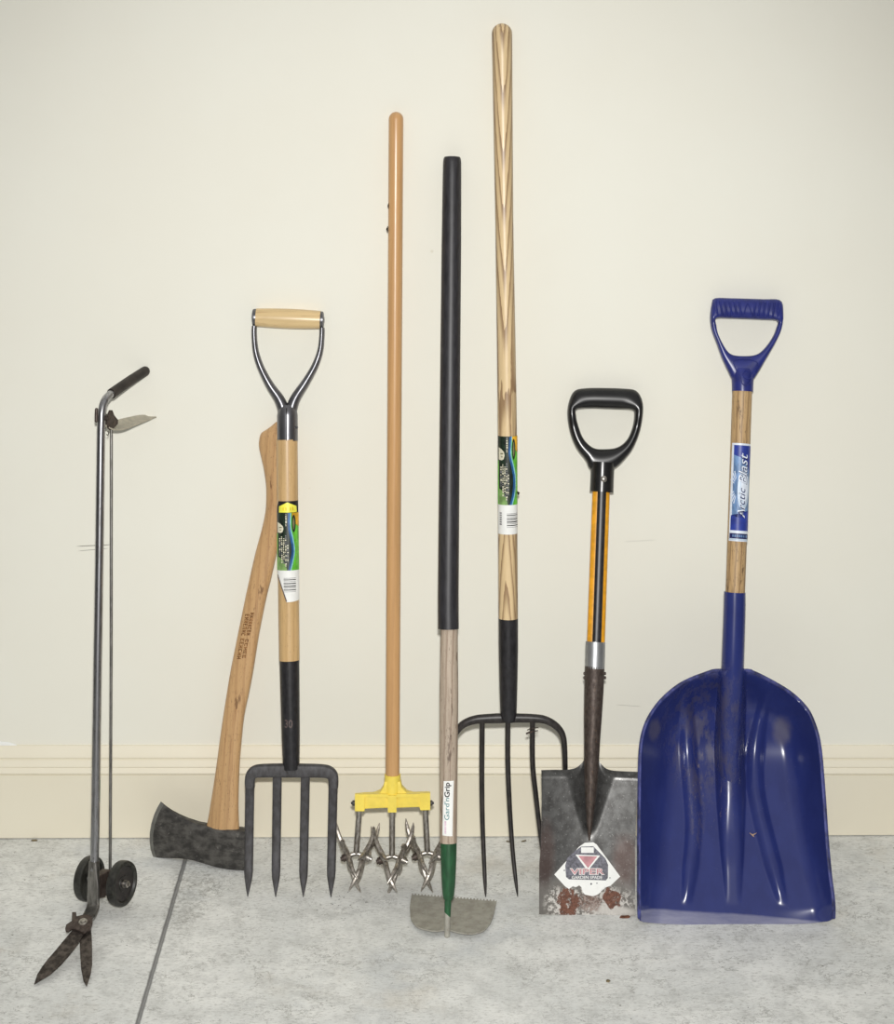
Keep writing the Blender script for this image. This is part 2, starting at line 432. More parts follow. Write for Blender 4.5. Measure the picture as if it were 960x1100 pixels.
class Decal:
    """coloured shapes laid on a surface through mp(x, y, lift) -> local point"""
    def __init__(s, mp, cuts=CUTS): s.mp = mp; s.mb = MB(); s.mats = []; s.cuts = cuts; s.L = 0
    def _m(s, k):
        if k not in s.mats: s.mats.append(k)
        return s.mats.index(k)
    def poly(s, P, key, layer):
        V, Fs = strips(P, s.cuts); s.mb.add([s.mp(x, y, layer) for x, y in V], Fs, s._m(key))
    def rect(s, x0, y0, x1, y1, key, layer): s.poly([(x0, y0), (x1, y0), (x1, y1), (x0, y1)], key, layer)
    def text(s, body, box, key, layer, rot=0, shear=0.0, bold=0.0):
        V, Fs = glyphs(body, shear, bold)
        if rot == 90: V = [(-y, x) for x, y in V]
        x0, x1 = min(v[0] for v in V), max(v[0] for v in V); y0, y1 = min(v[1] for v in V), max(v[1] for v in V)
        bx0, by0, bx1, by1 = box
        bm = bmesh.new()
        vs = [bm.verts.new((lerp(bx0, bx1, (x - x0) / (x1 - x0)), lerp(by0, by1, (y - y0) / (y1 - y0)), 0)) for x, y in V]
        for f_ in Fs:
            try: bm.faces.new([vs[i] for i in f_])
            except ValueError: pass
        V, Fs = cutbm(bm, s.cuts); s.mb.add([s.mp(x, y, layer) for x, y in V], Fs, s._m(key))
    def build(s, name, parent):
        o = s.mb.build(name, [M[k] for k in s.mats], parent, normals=False)
        # all faces look away from the surface
        me = o.data; bm = bmesh.new(); bm.from_mesh(me); bm.normal_update()
        for fc in bm.faces:
            if fc.normal.z < 0: fc.normal_flip()
        bm.to_mesh(me); bm.free()
        return o
def glyphs(body, shear=0.0, bold=0.0):
    cu = bpy.data.curves.new('t', 'FONT'); cu.body = body; cu.shear = shear; cu.offset = bold; cu.resolution_u = 3
    ob = bpy.data.objects.new('t', cu); C.objects.link(ob)
    dg = bpy.context.evaluated_depsgraph_get(); dg.update()
    me = bpy.data.meshes.new_from_object(ob.evaluated_get(dg))
    V = [(v.co.x, v.co.y) for v in me.vertices]; Fs = [tuple(q.vertices) for q in me.polygons]
    bpy.data.objects.remove(ob); bpy.data.curves.remove(cu); bpy.data.meshes.remove(me)
    return V, Fs

def wrap(T, axis, R):
    """x = share of the shaft's half width (-1..1), y = pixel row; axis(row) -> (px, n), R = radius"""
    def mp(x, y, layer):
        ax, nn = axis(y); c_ = T.p(ax, y, nn); r = R + .0003 + .00022 * layer
        a = math.asin(max(-.995, min(.995, x)))
        return c_ + Vector((math.sin(a) * r, 0, math.cos(a) * r))
    return mp

def ell(cx, cy, rx, ry, n=20): return [(cx + rx * math.cos(2*math.pi*i/n), cy + ry * math.sin(2*math.pi*i/n)) for i in range(n)]

def shaft(name, T, a, b, ra, rb, mat, parent, n0=0.0, n1=0.0, dome0=False, dome1=False, N=10, prof=None, seg=28):
    """round shaft from pixel a (upper) to pixel b (lower); radii in pixels"""
    P = []; r = []
    for i in range(N + 1):
        t = i / N; px, py = lerp(a[0], b[0], t), lerp(a[1], b[1], t)
        P.append(T.p(px, py, lerp(n0, n1, t))); rr = prof(t) if prof else lerp(ra, rb, t)
        r.append(rr * T.k(px, py))
    m = MB(); m.tube(P, r, seg=seg, dome0=dome0, dome1=dome1)
    return m.build(name, mat, parent)

# ------------------------------------------------------------------ the setting
def structure(o): o['kind'] = 'structure'; return o
m = MB()
m.add([(-3, 0, -.02), (3, 0, -.02), (3, 0, 3), (-3, 0, 3), (-3, .1, -.02), (3, .1, -.02), (3, .1, 3), (-3, .1, 3)],
      [(0, 1, 2, 3), (4, 5, 6, 7), (0, 1, 5, 4), (3, 2, 6, 7), (0, 3, 7, 4), (1, 2, 6, 5)])
structure(m.build('wall_back', M['wall']))
m = MB(); XS = [-3, JX - .003, JX - .0012, JX + .0012, JX + .003, 3]; ZS = [0, 0, -.003, -.003, 0, 0]
R = []
for y in (-4.6, .1):
    R.append([Vector((x, y, z + KX * x)) for x, z in zip(XS, ZS)] + [Vector((x, y, -.1)) for x in reversed(XS)])
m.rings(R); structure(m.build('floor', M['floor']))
prof = [(0.02, .1625), (-.003, .1625), (-.0045, .1612), (-.0062, .158), (-.012, .1465), (-.0125, .1445), (-.0118, .1432), (-.0092, .1424), (-.0092, .141),
        (-.0112, .1395), (-.0150, .131), (-.0155, .129), (-.0140, .1272), (-.0146, .1255), (-.0178, .1195), (-.018, .1175), (-.0172, .1165), (-.0118, .1158), (-.0118, .1138), (-.0135, .1132), (-.014, .1125)]
m = MB(); R = []
for x in (-3, 3):
    R.append([Vector((x, y, z)) for y, z in prof] + [Vector((x, -.014, KX * x + .0022)), Vector((x, -.008, KX * x + .0022)), Vector((x, -.008, KX * x - .01)), Vector((x, .02, KX * x - .01))])
m.rings(R); structure(m.build('baseboard_back', M['trim'], sharp=20))

# ------------------------------------------------------------------ 1  grass shears on wheels
def make_shears():
    g = Vector((.436, .9, 0)).normalized()
    d0 = 3.028; bot = Vector(((101.5 - 480) / F * d0, d0 - D, H - (955 - YH) * d0 / F))
    d1 = 3.173; top = Vector(((109.5 - 480) / F * d1, d1 - D, H - (440 - YH) * d1 / F))
    fr0 = Frame(bot, g, top - bot)
    fr = Frame(Vector((bot.x, bot.y, KX * bot.x)), fr0.u, fr0.v); fr.u, fr.v, fr.n = fr0.u, fr0.v, fr0.n
    T = fr
    # plane of the pole passes through bot
    n0 = T.loc(bot).z
    root = thing('grass_shears', 'chrome long-handled grass shears with two small black wheels and open blades, leftmost tool', 'garden shears', T)
    pole = T.ps([(101.2, 935, n0), (102.5, 870, n0), (104.4, 740, n0), (106.6, 600, n0), (108.2, 480, n0), (108.8, 452, n0), (109.6, 441, n0), (112.2, 431, n0), (117.5, 424.5, n0), (126, 418.5, n0)])
    pole = catmull(pole, 5); k = T.k(105, 700)
    m = MB(); m.tube(pole, .0072, seg=20); po = m.build('pole', M['chrome'], root)
    # faded sticker on the pole
    m = MB(); a = T.p(102.9, 838, n0); b_ = T.p(102.5, 862, n0); R = []
    for c_ in (a, lerp(a, b_, .5), b_):
        R.append([c_ + Vector((math.sin(q) * .0075, 0, math.cos(q) * .0075)) for q in [(.35 + .13 * i) for i in range(8)]] + [c_ + Vector((math.sin(q) * .0073, 0, math.cos(q) * .0073)) for q in [(.35 + .13 * i) for i in range(7, -1, -1)]])
    m.rings(R); m.build('sticker', M['mint'], po)
    gp = T.ps([(119.5, 423, n0), (128, 417, n0), (142, 407.5, n0), (155.5, 399, n0)])
    m = MB(); m.tube(catmull(gp, 4), .0092, seg=22, dome1=True); m.build('grip', M['grip_brown'], root)
    # squeeze lever: curved sheet strip
    lv = catmull(T.ps([(111, 455, n0), (119, 457.5, n0), (128, 456.5, n0), (142, 452, n0), (158, 447.5, n0), (166.5, 447, n0)]), 5)
    m = MB(); N = len(lv); R = []
    for i, q in enumerate(lv):
        t = i / (N - 1); wd = interp([(0, .0075), (.3, .012), (.75, .0115), (.92, .008), (1, .004)], t)
        dep = interp([(0, .005), (.15, .0105), (.45, .0105), (.75, .006), (.9, .0015), (1, .0008)], t)
        tn = (lv[min(N-1, i+1)] - lv[max(0, i-1)]).normalized(); up = Vector((0, 0, 1)).cross(tn).normalized()
        if up.y < 0: up = -up
        row = []
        # trough section: rounded floor, both sides turned up
        for s_ in (-1, -.96, -.85, -.6, -.2, .2, .6, .85, .96, 1): row.append(q + Vector((0, 0, s_ * wd)) + up * (dep * ((abs(s_) ** 2.6 if s_ < 0 else -.22 * s_ ** 2) - .3)))
        R.append(row + [x - up * .0024 for x in reversed(row)])
    m.rings(R); m.build('trigger_lever', plain('dull_plated_lever', (178, 172, 156), .5, .15, .5, .05, (60, 30, 60)).m, root)
    # pivot bracket of the lever
    for s_ in (-1, 1):
        P = T.ps([(111, 446, n0), (113.5, 440.5, n0), (116.5, 440.5, n0), (118.5, 446, n0), (122.5, 451, n0), (122.5, 455, n0), (118.5, 459.5, n0), (114, 462, n0), (111, 459, n0)])
        P = [q + Vector((0, 0, s_ * .0078)) for q in P]
        m = MB(); m.prism(P, .0016); m.build('lever_bracket', M['rusty'], root)
    m = MB(); q = T.p(110.5, 449, n0); m.lathe(q, (0, 0, 1), [(-.0135, 0), (-.0135, .0045), (.0135, .0045), (.0135, 0)], 12); m.build('bracket_bolt', M['rusty'], root)
    m = MB(); m.tube(T.ps([(103.6, 440, n0), (103.4, 452, n0)]), .003, seg=10, dome0=True, dome1=True); m.build('rivet', M['rusty'], root)
    # pull rod
    m = MB(); m.tube(T.ps([(119.6, 458, n0), (119.4, 700, n0), (118.2, 944, n0)]), .0026, seg=10); m.build('pull_rod', M['steel'], root)
    m = MB(); hk = T.p(115.5, 465.5, n0)
    m.tube([hk + Vector((.003 * math.cos(a), .003 * math.sin(a), 0)) for a in [i * .5 - 2.6 for i in range(9)]], .0008, seg=8); m.build('rod_hook', M['rusty'], root)
    # flattened foot of the pole, bent forward into the pivot
    pvW = on_floor(89, 990, .036); pv = T.loc(pvW)
    ft = T.ps([(101.2, 925, n0), (100.6, 942, n0), (100.2, 960, n0), (99.8, 974, n0)])
    ft = ft + [lerp(ft[-1], pv, .45) + Vector((0, -.006, 0)), pv + Vector((0, -.001, 0))]
    ft = catmull(ft, 4); N = len(ft)
    wz = [interp([(0, .0074), (.3, .0115), (.75, .0115), (1, .010)], i / (N - 1)) for i in range(N)]
    th = [interp([(0, .0074), (.3, .0038), (1, .003)], i / (N - 1)) for i in range(N)]
    m = MB(); m.tube(ft, th, wz, seg=20, p=4); m.build('pole_foot', M['steel'], root)
    # axle and wheels
    axW = Vector((-.5755, -.245, .0392)); ax = T.loc(axW)
    m = MB(); m.tube([ax + Vector((0, 0, -.045)), ax + Vector((0, 0, .045))], .0042, seg=14, ref=(0, 1, 0))
    m.tube([ax + Vector((0, 0, -.022)), ax + Vector((0, 0, .022))], .008, seg=18, ref=(0, 1, 0)); m.build('axle', M['rusty'], root)
    P = [ax + Vector((-.036, .016, 0)), ax + Vector((.004, .018, 0)), ax + Vector((.012, .006, 0)), ax + Vector((.008, -.012, 0)), ax + Vector((-.012, -.022, 0)), ax + Vector((-.034, -.018, 0))]
    bevelled(P, .018, .002, 'axle_bracket', M['rusty'], root)
    for s_ in (-1, 1):
        cz = ax + Vector((0, 0, s_ * .0335))
        m = MB(); Rw = .0352
        m.lathe(cz, (0, 0, s_), [(-.007, .0), (-.007, .010), (-.004, .012), (-.004, .027), (-.008, .0285), (-.0085, .031), (-.007, .0343), (-.003, Rw), (.003, Rw), (.007, .0343), (.0085, .031), (.008, .0285), (.0045, .0265), (.003, .013), (.005, .012), (.005, 0)], 40)
        wh = m.build('wheel', M['wheel'], root)
        m = MB(); m.lathe(cz, (0, 0, s_), [(.0048, 0), (.0048, .0115), (.0052, .0115), (.0052, 0)], 24); m.lathe(cz, (0, 0, s_), [(.0034, .0135), (.0044, .0262), (.0047, .0262), (.0038, .0135)], 32); m.build('wheel_face', M['wheel_hub'], wh)
        m = MB(); m.lathe(cz, (0, 0, s_), [(.005, 0), (.005, .0062), (.0065, .0062), (.0066, .0054), (.0125, .0054), (.0135, .004), (.0136, .003), (.016, .0028), (.0165, 0)], 12); m.build('axle_nut', M['zinc'], wh)
    # blades in the plane pivot - tips
    t1 = on_floor(37, 1057.5, .003); t2 = on_floor(93, 1060, .003)
    nn = (t1 - pvW).cross(t2 - pvW).normalized()
    if nn.z < 0: nn = -nn
    def bl(L, lift=0.0): return [T.loc(hit(x, y, pvW + nn * lift, nn)) for x, y in L]
    ln = Vector((nn.dot(T.u), nn.dot(T.v), nn.dot(T.n)))
    A = bl([(78, 999), (83, 993), (93, 996), (90, 1004), (87, 1009), (84, 1014), (75, 1025.5), (66, 1036), (54, 1047), (36.6, 1057.6), (40, 1047), (45, 1039), (51, 1031), (58, 1023)], .0012)
    bevelled(A, .0024, .0006, 'blade', M['blade'], root, ln, 1)
    B2 = bl([(85, 993), (97, 992), (98.5, 1005), (99, 1020), (99, 1036), (97.5, 1046), (96, 1051), (93, 1060), (89.6, 1054), (87, 1040), (85.8, 1020)], -.0014)
    bevelled(B2, .0024, .0006, 'blade', M['blade'], root, ln, 1)
    Pl = bl([(70, 998), (71, 994), (77, 990), (77.4, 980.5), (81.8, 980.5), (82.4, 985), (92, 982.5), (99, 985), (99.5, 992), (97, 999), (90, 1003), (84, 1000), (78, 998), (74, 1001), (71, 1001)], .005)
    bevelled(Pl, .004, .001, 'pivot_plate', M['rusty'], root, ln, 2)
    m = MB(); c_ = bl([(89.3, 990.5)], .0065)[0]
    m.lathe(c_, ln, [(0, 0), (0, .0075), (.0015, .007), (.0018, .0045), (.004, .0042), (.0045, 0)], 24); m.build('pivot_bolt', M['zinc'], root)
    return root
make_shears()

# ------------------------------------------------------------------ 2  axe
def make_axe():
    P1 = on_floor(172, 921.3); P2 = on_floor(258, 932.4); TP = on_wall(291, 470, .0145)
    u = (P2 - P1).normalized(); n = u.cross(TP - P1).normalized()
    v = n.cross(u)
    T = Frame((P1 + P2) / 2, u, v)
    root = thing('axe', 'old axe with blackened head and curved wooden handle, standing behind the four-tined digging fork', 'axe', T)
    # handle: rows (y, left, right)
    rows = [(453.5, 296.5, 304), (457, 292.8, 309), (461, 288, 313), (466, 281, 315.5), (472, 278.8, 316), (480, 278.2, 315.6), (492, 280.6, 314.6), (504, 283.4, 313.4), (520, 285.8, 312), (535, 286.2, 309.8), (550, 285.4, 307), (570, 281.2, 302.6), (593, 275, 297), (620, 268.8, 291), (640, 264.4, 286), (680, 256.2, 278), (720, 248.2, 271.6), (745, 244, 266.8), (768, 240.4, 262), (793, 236.8, 259.3), (816, 233.8, 257.3), (840, 230.4, 256.2), (864, 226.6, 255.8), (880, 224, 256.3), (892, 221.5, 257)]
    P = []; a = []; bz = []
    fine = []
    ys = [r[0] for r in rows]
    for i in range(len(rows) - 1):
        for s_ in range(3): fine.append(lerp(ys[i], ys[i + 1], s_ / 3))
    fine.append(ys[-1])
    Lt = [(r[0], r[1]) for r in rows]; Rt = [(r[0], r[2]) for r in rows]
    for y in fine:
        l, r = sinterp(Lt, y), sinterp(Rt, y)
        ql, qr = T.p(l, y), T.p(r, y); P.append((ql + qr) / 2); a.append((qr - ql).length / 2)
        bz.append(min(a[-1] * .95, interp([(453, .004), (460, .009), (470, .012), (540, .0115), (700, .0112), (860, .0115), (892, .012)], y)))
    m = MB()
    R = []
    for q, ra, rb in zip(P, a, bz):
        R.append([q + Vector((ra * math.copysign(abs(math.cos(th)) ** .85, math.cos(th)), 0, rb * math.copysign(abs(math.sin(th)) ** .85, math.sin(th)))) for th in [2 * math.pi * j / 28 for j in range(28)]])
    m.rings(R); hd = m.build('handle', M['axe_wood'], root)
    # burnt stamp: two columns of worn strokes on the handle face
    def hs(x, y, layer):
        l, r = sinterp(Lt, y), sinterp(Rt, y); cx = (l + r) / 2; hw = (r - l) / 2
        fx = max(-.97, min(.97, x)); q = T.p(cx + fx * hw, y)
        rb = interp([(453, .004), (460, .009), (470, .012), (540, .0115), (700, .0112)], y)
        e = 1 / .85
        z = rb * (1 - abs(fx) ** (2 * e)) ** (.5 / e) + .00035
        return Vector((q.x, q.y, z))
    dc = Decal(hs, [-.6, -.4, -.2, 0, .2, .4])
    rnd = random.Random(3)
    def col(x0, x1, y0, y1, n):
        h = (y1 - y0) / n
        for i in range(n):
            ya = y0 + i * h + .4; yb = ya + h - .9; kind = rnd.choice('HEAOKN')
            th_ = .85; w_ = (x1 - x0)
            sl = -.0
            dc.rect(x0, ya, x0 + w_ * .98, ya + th_, 'burn', 0)
            if kind in 'HNKA': dc.rect(x0, yb - th_, x1, yb, 'burn', 0)
            if kind in 'EO': dc.rect(x0, ya, x0 + w_ * .22, yb, 'burn', 0)
            if kind in 'AO': dc.rect(x1 - w_ * .22, ya, x1, yb, 'burn', 0)
            if kind == 'H': dc.rect(lerp(x0, x1, .4), ya, lerp(x0, x1, .6), yb, 'burn', 0)
            if kind == 'E': dc.rect(lerp(x0, x1, .45), ya, lerp(x0, x1, .62), lerp(ya, yb, .8), 'burn', 0); dc.rect(x1 - w_ * .2, ya, x1, yb, 'burn', 0)
            if kind in 'KN': dc.poly([(x0, ya), (x0 + w_ * .3, ya), (x1, yb), (x1 - w_ * .3, yb)], 'burn', 0)
    col(-.52, -.1, 658, 682, 7); col(-.02, .36, 656.5, 681.5, 8); col(-.5, -.12, 684, 707, 6); col(-.02, .3, 685, 706, 5)
    dc.build('stamp', hd)
    # head
    top = [(172.8, 861), (178.7, 866.3), (186, 871.6), (198, 878), (210, 882.8), (223, 886), (240, 888.5), (256, 890), (268, 891.5)]
    botm = [(165, 921.3), (172, 921.3), (180, 921.2), (198, 921.2), (212.3, 923.2), (231.5, 928.6), (246, 931.6), (258, 932.6), (268, 933)]
    bit = [(0, 172.8), (.12, 168.6), (.28, 164.6), (.45, 161.8), (.6, 160.8), (.75, 161), (.88, 162.3), (1, 165)]
    cols = [0, .035, .06, .12, .2, .3, .42, .55, .68, .8, .9, 1.0]; rowsT = [0, .05, .12, .25, .4, .55, .7, .85, .94, 1.0]
    xe = 268
    def col_pt(cx, t):
        xb = sinterp(bit, t); x = lerp(xb, xe, cx)
        yt = sinterp([(p[0], p[1]) for p in top], max(172.8, lerp(172.8, xe, cx))); yb = sinterp([(p[0], p[1]) for p in botm], lerp(165, xe, cx))
        y = lerp(yt, yb, t)
        hth = sinterp([(0, .0006), (.06, .0022), (.2, .0055), (.4, .010), (.6, .0142), (.85, .0158), (1, .0152)], cx)
        hth *= interp([(0, .72), (.06, .93), (.14, 1), (.86, 1), (.94, .93), (1, .72)], t)
        return T.p(x, y), hth
    V1 = []; V2 = []
    for cx in cols:
        for t in rowsT:
            q, h_ = col_pt(cx, t); V1.append(q + Vector((0, 0, h_))); V2.append(q - Vector((0, 0, h_)))
    nc, nr = len(cols), len(rowsT); N = nc * nr; m = MB(); f0, f1 = [], []
    for i in range(nc - 1):
        for j in range(nr - 1):
            A_ = (i*nr+j, i*nr+j+1, (i+1)*nr+j+1, (i+1)*nr+j); Bq = tuple(q + N for q in reversed(A_))
            (f0 if i < 1 else f1).extend([A_, Bq])
    bd = [i * nr for i in range(nc)] + [(nc-1)*nr + j for j in range(1, nr)] + [i * nr + nr - 1 for i in range(nc - 2, -1, -1)] + [j for j in range(nr - 2, 0, -1)]
    for a_, b_ in zip(bd, bd[1:] + bd[:1]): f1.append((a_, b_, b_ + N, a_ + N))
    m.add(V1 + V2, f1, 0); m.Fc += [(ff, 1) for ff in f0]
    m.build('axe_head', [M['axe_steel'], M['axe_edge']], root, sharp=30)
make_axe()

# ------------------------------------------------------------------ printed green label on the two forks
def green_label(T, axis, R, rows, cap, wave, slant, parent):
    y0, y1, y2 = rows; dc = Decal(wrap(T, axis, R)); E = .985
    s = (y1 - y0) / 61.5
    if cap:
        dc.poly([(-.78, y0 - 12.5), (E, y0 - 12.5), (E, y0), (-.98, y0), (-.94, y0 - 6)], 'ink', 0)
        dc.poly([(-.74, y0 - .4), (-.72, y0 - 7), (.06, y0 - 11.4), (.84, y0 - 7), (.86, y0 - .4)], 'lab_yellow', 1)
        for xx in (-.35, -.1, .3, .5): dc.rect(xx, y0 - 6, xx + .06, y0 - 2.5, 'lab_orange', 2)
    dc.rect(-E, y0, E, y1, 'lab_dark', 0)
    W = [(y0 + t * (y1 - y0), x) for t, x in wave]
    ys = [y0 + (y1 - y0) * i / 16 for i in range(17)]
    def band(a, b, key, layer):
        for p_, q_ in zip(ys, ys[1:]):
            xa, xb = sinterp(W, p_), sinterp(W, q_)
            dc.poly([(min(E, xa + a), p_), (min(E, xa + b) if b < 5 else E, p_), (min(E, xb + b) if b < 5 else E, q_), (min(E, xb + a), q_)], key, layer)
    band(-.02, .2, 'lab_blue', 1); band(.16, .26, 'lab_sky', 2); band(.25, 9, 'lab_green', 1)
    dc.poly([(.44, y0), (E, y0), (E, y0 + 15 * s), (.8, y0 + 13 * s), (.46, y0 + 6 * s)], 'lab_orange', 3)
    dc.poly(ell(.58, y0 + 11.5 * s, .17, 9.4 * s), 'lab_dark', 4); dc.poly(ell(.57, y0 + 11.5 * s, .08, 6.6 * s), 'lab_tan', 5)
    dc.rect(-E, y0 + 22 * s, -.88, y1, 'lab_green', 1)
    dc.poly([(-.86, y0 + 47 * s), (-.5, y0 + 49 * s), (-.12, y0 + 56 * s), (-.02, y1), (-.9, y1)], 'lab_sage', 1)
    dc.poly([(-.88, y0 + 10 * s), (-.62, y0 + 11.5 * s), (-.38, y0 + 14 * s), (-.32, y0 + 17 * s), (-.42, y0 + 20.5 * s), (-.6, y0 + 21.5 * s), (-.88, y0 + 21 * s)], 'lab_cream', 2)
    dc.rect(-.72, y0 + 15 * s, -.45, y0 + 16 * s, 'lab_tan', 3); dc.rect(-.66, y0 + 18 * s, -.5, y0 + 18.8 * s, 'lab_tan', 3)
    rr = random.Random(11)
    for cx, ya, yb in ((-.08, 1, 14), (-.66, 27, 46), (-.48, 25, 52), (-.3, 27, 54), (-.12, 24, 56), (.06, 34, 52)):
        y = ya
        while y < yb:
            h_ = rr.uniform(.7, 2.0)
            dc.rect(cx - .055, y0 + y * s, cx + .05 + rr.uniform(-.03, .02), y0 + (y + h_) * s, 'lab_cream' if rr.random() < .7 else 'grey_ink', 3); y += h_ + rr.uniform(.5, 1.1)
    y = 28
    while y < 54:
        h_ = rr.uniform(1, 2); dc.rect(.76, y0 + y * s, .83, y0 + (y + h_) * s, 'lab_sage', 4); y += h_ + .9
    if slant:
        dc.poly([(-E, y1), (E, y1), (E, y2 - 1), (.5, y2), (-.1, y2 + .4), (-.96, y1 + 5)], 'white', 0)
        dc.poly([(-.97, y1 + 5), (-.88, y1 + 5), (-.06, y2 - .6), (-.16, y2 - .2)], 'dullmark', 1)
        bx0, bx1, ya = -.36, .72, y1 + 8
    else:
        dc.rect(-E, y1, E, y2, 'white', 0); bx0, bx1, ya = -.12, .95, y1 + 9
        for k_ in range(6): dc.rect(-.82 + .0, y1 + 8 + k_ * 2.4, -.62, y1 + 9.6 + k_ * 2.4, 'grey_ink', 1)
    y = 0.0
    for h_, gp, key in ((.5, 1.0, 'grey_ink'), (.9, 1.2, 'ink'), (.5, 1.3, 'grey_ink'), (1.0, .9, 'ink'), (.5, .8, 'grey_ink'), (1.1, 1.0, 'ink'), (.6, 1.1, 'grey_ink'), (.9, 1.3, 'ink'), (.4, 0, 'grey_ink')):
        dc.rect(bx0, ya + y, bx1, ya + y + h_, key, 1); y += h_ + gp
    return dc.build('label', parent)

# ------------------------------------------------------------------ 3  digging fork
def make_fork():
    T = lean((310.5, 963.6), (309.3, 342), .0185)
    root = thing('digging_fork', 'four-tined digging fork with wooden D-shaped grip, honey ash shaft and black socket', 'garden fork', T)
    # grip
    ga, gb = T.p(275, 341), T.p(344, 343.6); k = T.k(310, 342)
    m = MB(); N = 12
    m.tube([lerp(ga, gb, i / N) for i in range(N + 1)], [k * (9.5 + 1.0 * math.sin(math.pi * i / N)) for i in range(N + 1)], seg=28); m.build('grip', M['grip_wood'], root)
    for q, s_ in ((T.p(273.2, 341), -1), (T.p(345.6, 343.7), 1)):
        m = MB(); m.lathe(q, (s_, 0, 0), [(-.0045, 0), (-.0045, .0148), (-.002, .0155), (.0022, .0150), (.0036, .0120), (.0040, .0060), (.0046, .0055), (.005, 0)], 28)
        m.build('grip_cap', M['gun'], root)
    y_ = MB()
    La = [(273.2, 350), (273, 360), (274.8, 378), (280.2, 395), (290, 414), (299.5, 428), (304.2, 440), (304.5, 452)]
    Ra = [(345.8, 352), (345.6, 361), (343.8, 377), (338, 393.5), (328, 411), (317.6, 427), (313, 440), (312.5, 452)]
    for L in (La, Ra):
        P = catmull(T.ps(L), 5); N = len(P)
        y_.tube(P, [k * interp([(0, 2.9), (.2, 3.1), (.5, 4.0), (.8, 6.0), (1, 6.5)], i / (N - 1)) for i in range(N)], [k * interp([(0, 5.0), (.3, 5.2), (1, 7.4)], i / (N - 1)) for i in range(N)], seg=20)
    P = []; r = []
    for py, hw in ((435, 7.0), (439, 9.8), (446, 11), (460, 11), (473.5, 11)): P.append(T.p(308.6 + (py - 440) * .004, py)); r.append(hw * k)
    y_.tube(P, r, seg=28); yo = y_.build('yoke', M['gun'], root)
    m = MB(); m.tube([T.p(308.6, py) + Vector((0, 0, 11 * k)) for py in (438, 450, 473)], .0007, seg=6); m.build('seam', M['darkgap'], yo)
    m = MB(); q = T.p(317, 459) + Vector((.004, 0, .010)); m.lathe(q, (.7, 0, .7), [(-.002, 0), (-.002, .0022), (.001, .002), (.0018, 0)], 10); m.build('rivet', M['gun'], yo)
    ax = lambda y: (lerp(308.1, 310.8, (y - 473) / (708 - 473)), 0)
    sh = shaft('shaft', T, (308.1, 472), (310.8, 709), 11.5, 11, M['fork_wood'], root)
    green_label(T, ax, 11.55 * T.k(309, 590), (550, 611.5, 645), True, [(0, .12), (.25, .1), (.45, .3), (.65, .42), (.82, .3), (1, .08)], True, root)
    so = shaft('socket', T, (310.8, 707.5), (312.8, 826), 10.6, 9, M['black_paint'], root, prof=lambda t: interp([(0, 10.6), (.15, 10.5), (.7, 9.8), (1, 8.8)], t))
    dc = Decal(wrap(T, lambda y: (312, 0), 10 * T.k(312, 775))); dc.text('30', (-.55, 780, .3, 771), 'dullmark', 0, bold=.02); dc.build('stamp', so)
    # head: crossbar + tines (rectangular bar)
    k2 = T.k(312, 830)
    m = MB()
    cb = [(268.5, 846), (268.5, 838), (270, 832), (275, 828.6), (284, 827.8), (300, 827.6), (313, 827.6), (328, 827.8), (342, 828), (351.5, 829), (356.6, 832.5), (358, 838), (358, 846)]
    P = catmull(T.ps(cb), 4); N = len(P)
    m.tube(P, [k2 * (5 + 1.7 * math.sin(math.pi * i / (N - 1))) for i in range(N)], .0085, seg=20, p=4.5)
    m.tube(T.ps([(312.6, 818), (312.8, 830)]), [8.2 * k2, 9.5 * k2], [.012, .010], seg=20)
    m.build('crossbar', M['forged'], root)
    for a, b_, t in (((268.4, 838), (267, 935), (266, 963.4)), ((297.8, 832), (296.4, 935), (296, 963.7)), ((328, 832), (326, 935), (325.7, 963.7)), ((357.9, 838), (355.8, 935), (355.3, 963.9))):
        pts = []; w_ = []; h_ = []
        for i in range(15):
            y = lerp(a[1], b_[1], i / 14); pts.append((lerp(a[0], b_[0], i / 14), y, -.012 * math.sin(math.pi * (y - 830) / 134))); w_.append(k2 * lerp(4.9, 4.7, i / 14)); h_.append(.0062)
        for f_, hw in ((.25, 4.3), (.5, 3.1), (.75, 1.8), (1, .35)):
            y = lerp(b_[1], t[1], f_); pts.append((lerp(b_[0], t[0], f_), y, -.012 * math.sin(math.pi * (y - 830) / 134))); w_.append(k2 * hw); h_.append(max(.0008, .0062 * (1 - f_ * .85)))
        m = MB(); m.tube(T.ps(pts), w_, h_, seg=16, p=3.6); m.build('tine', M['forged'], root)
make_fork()

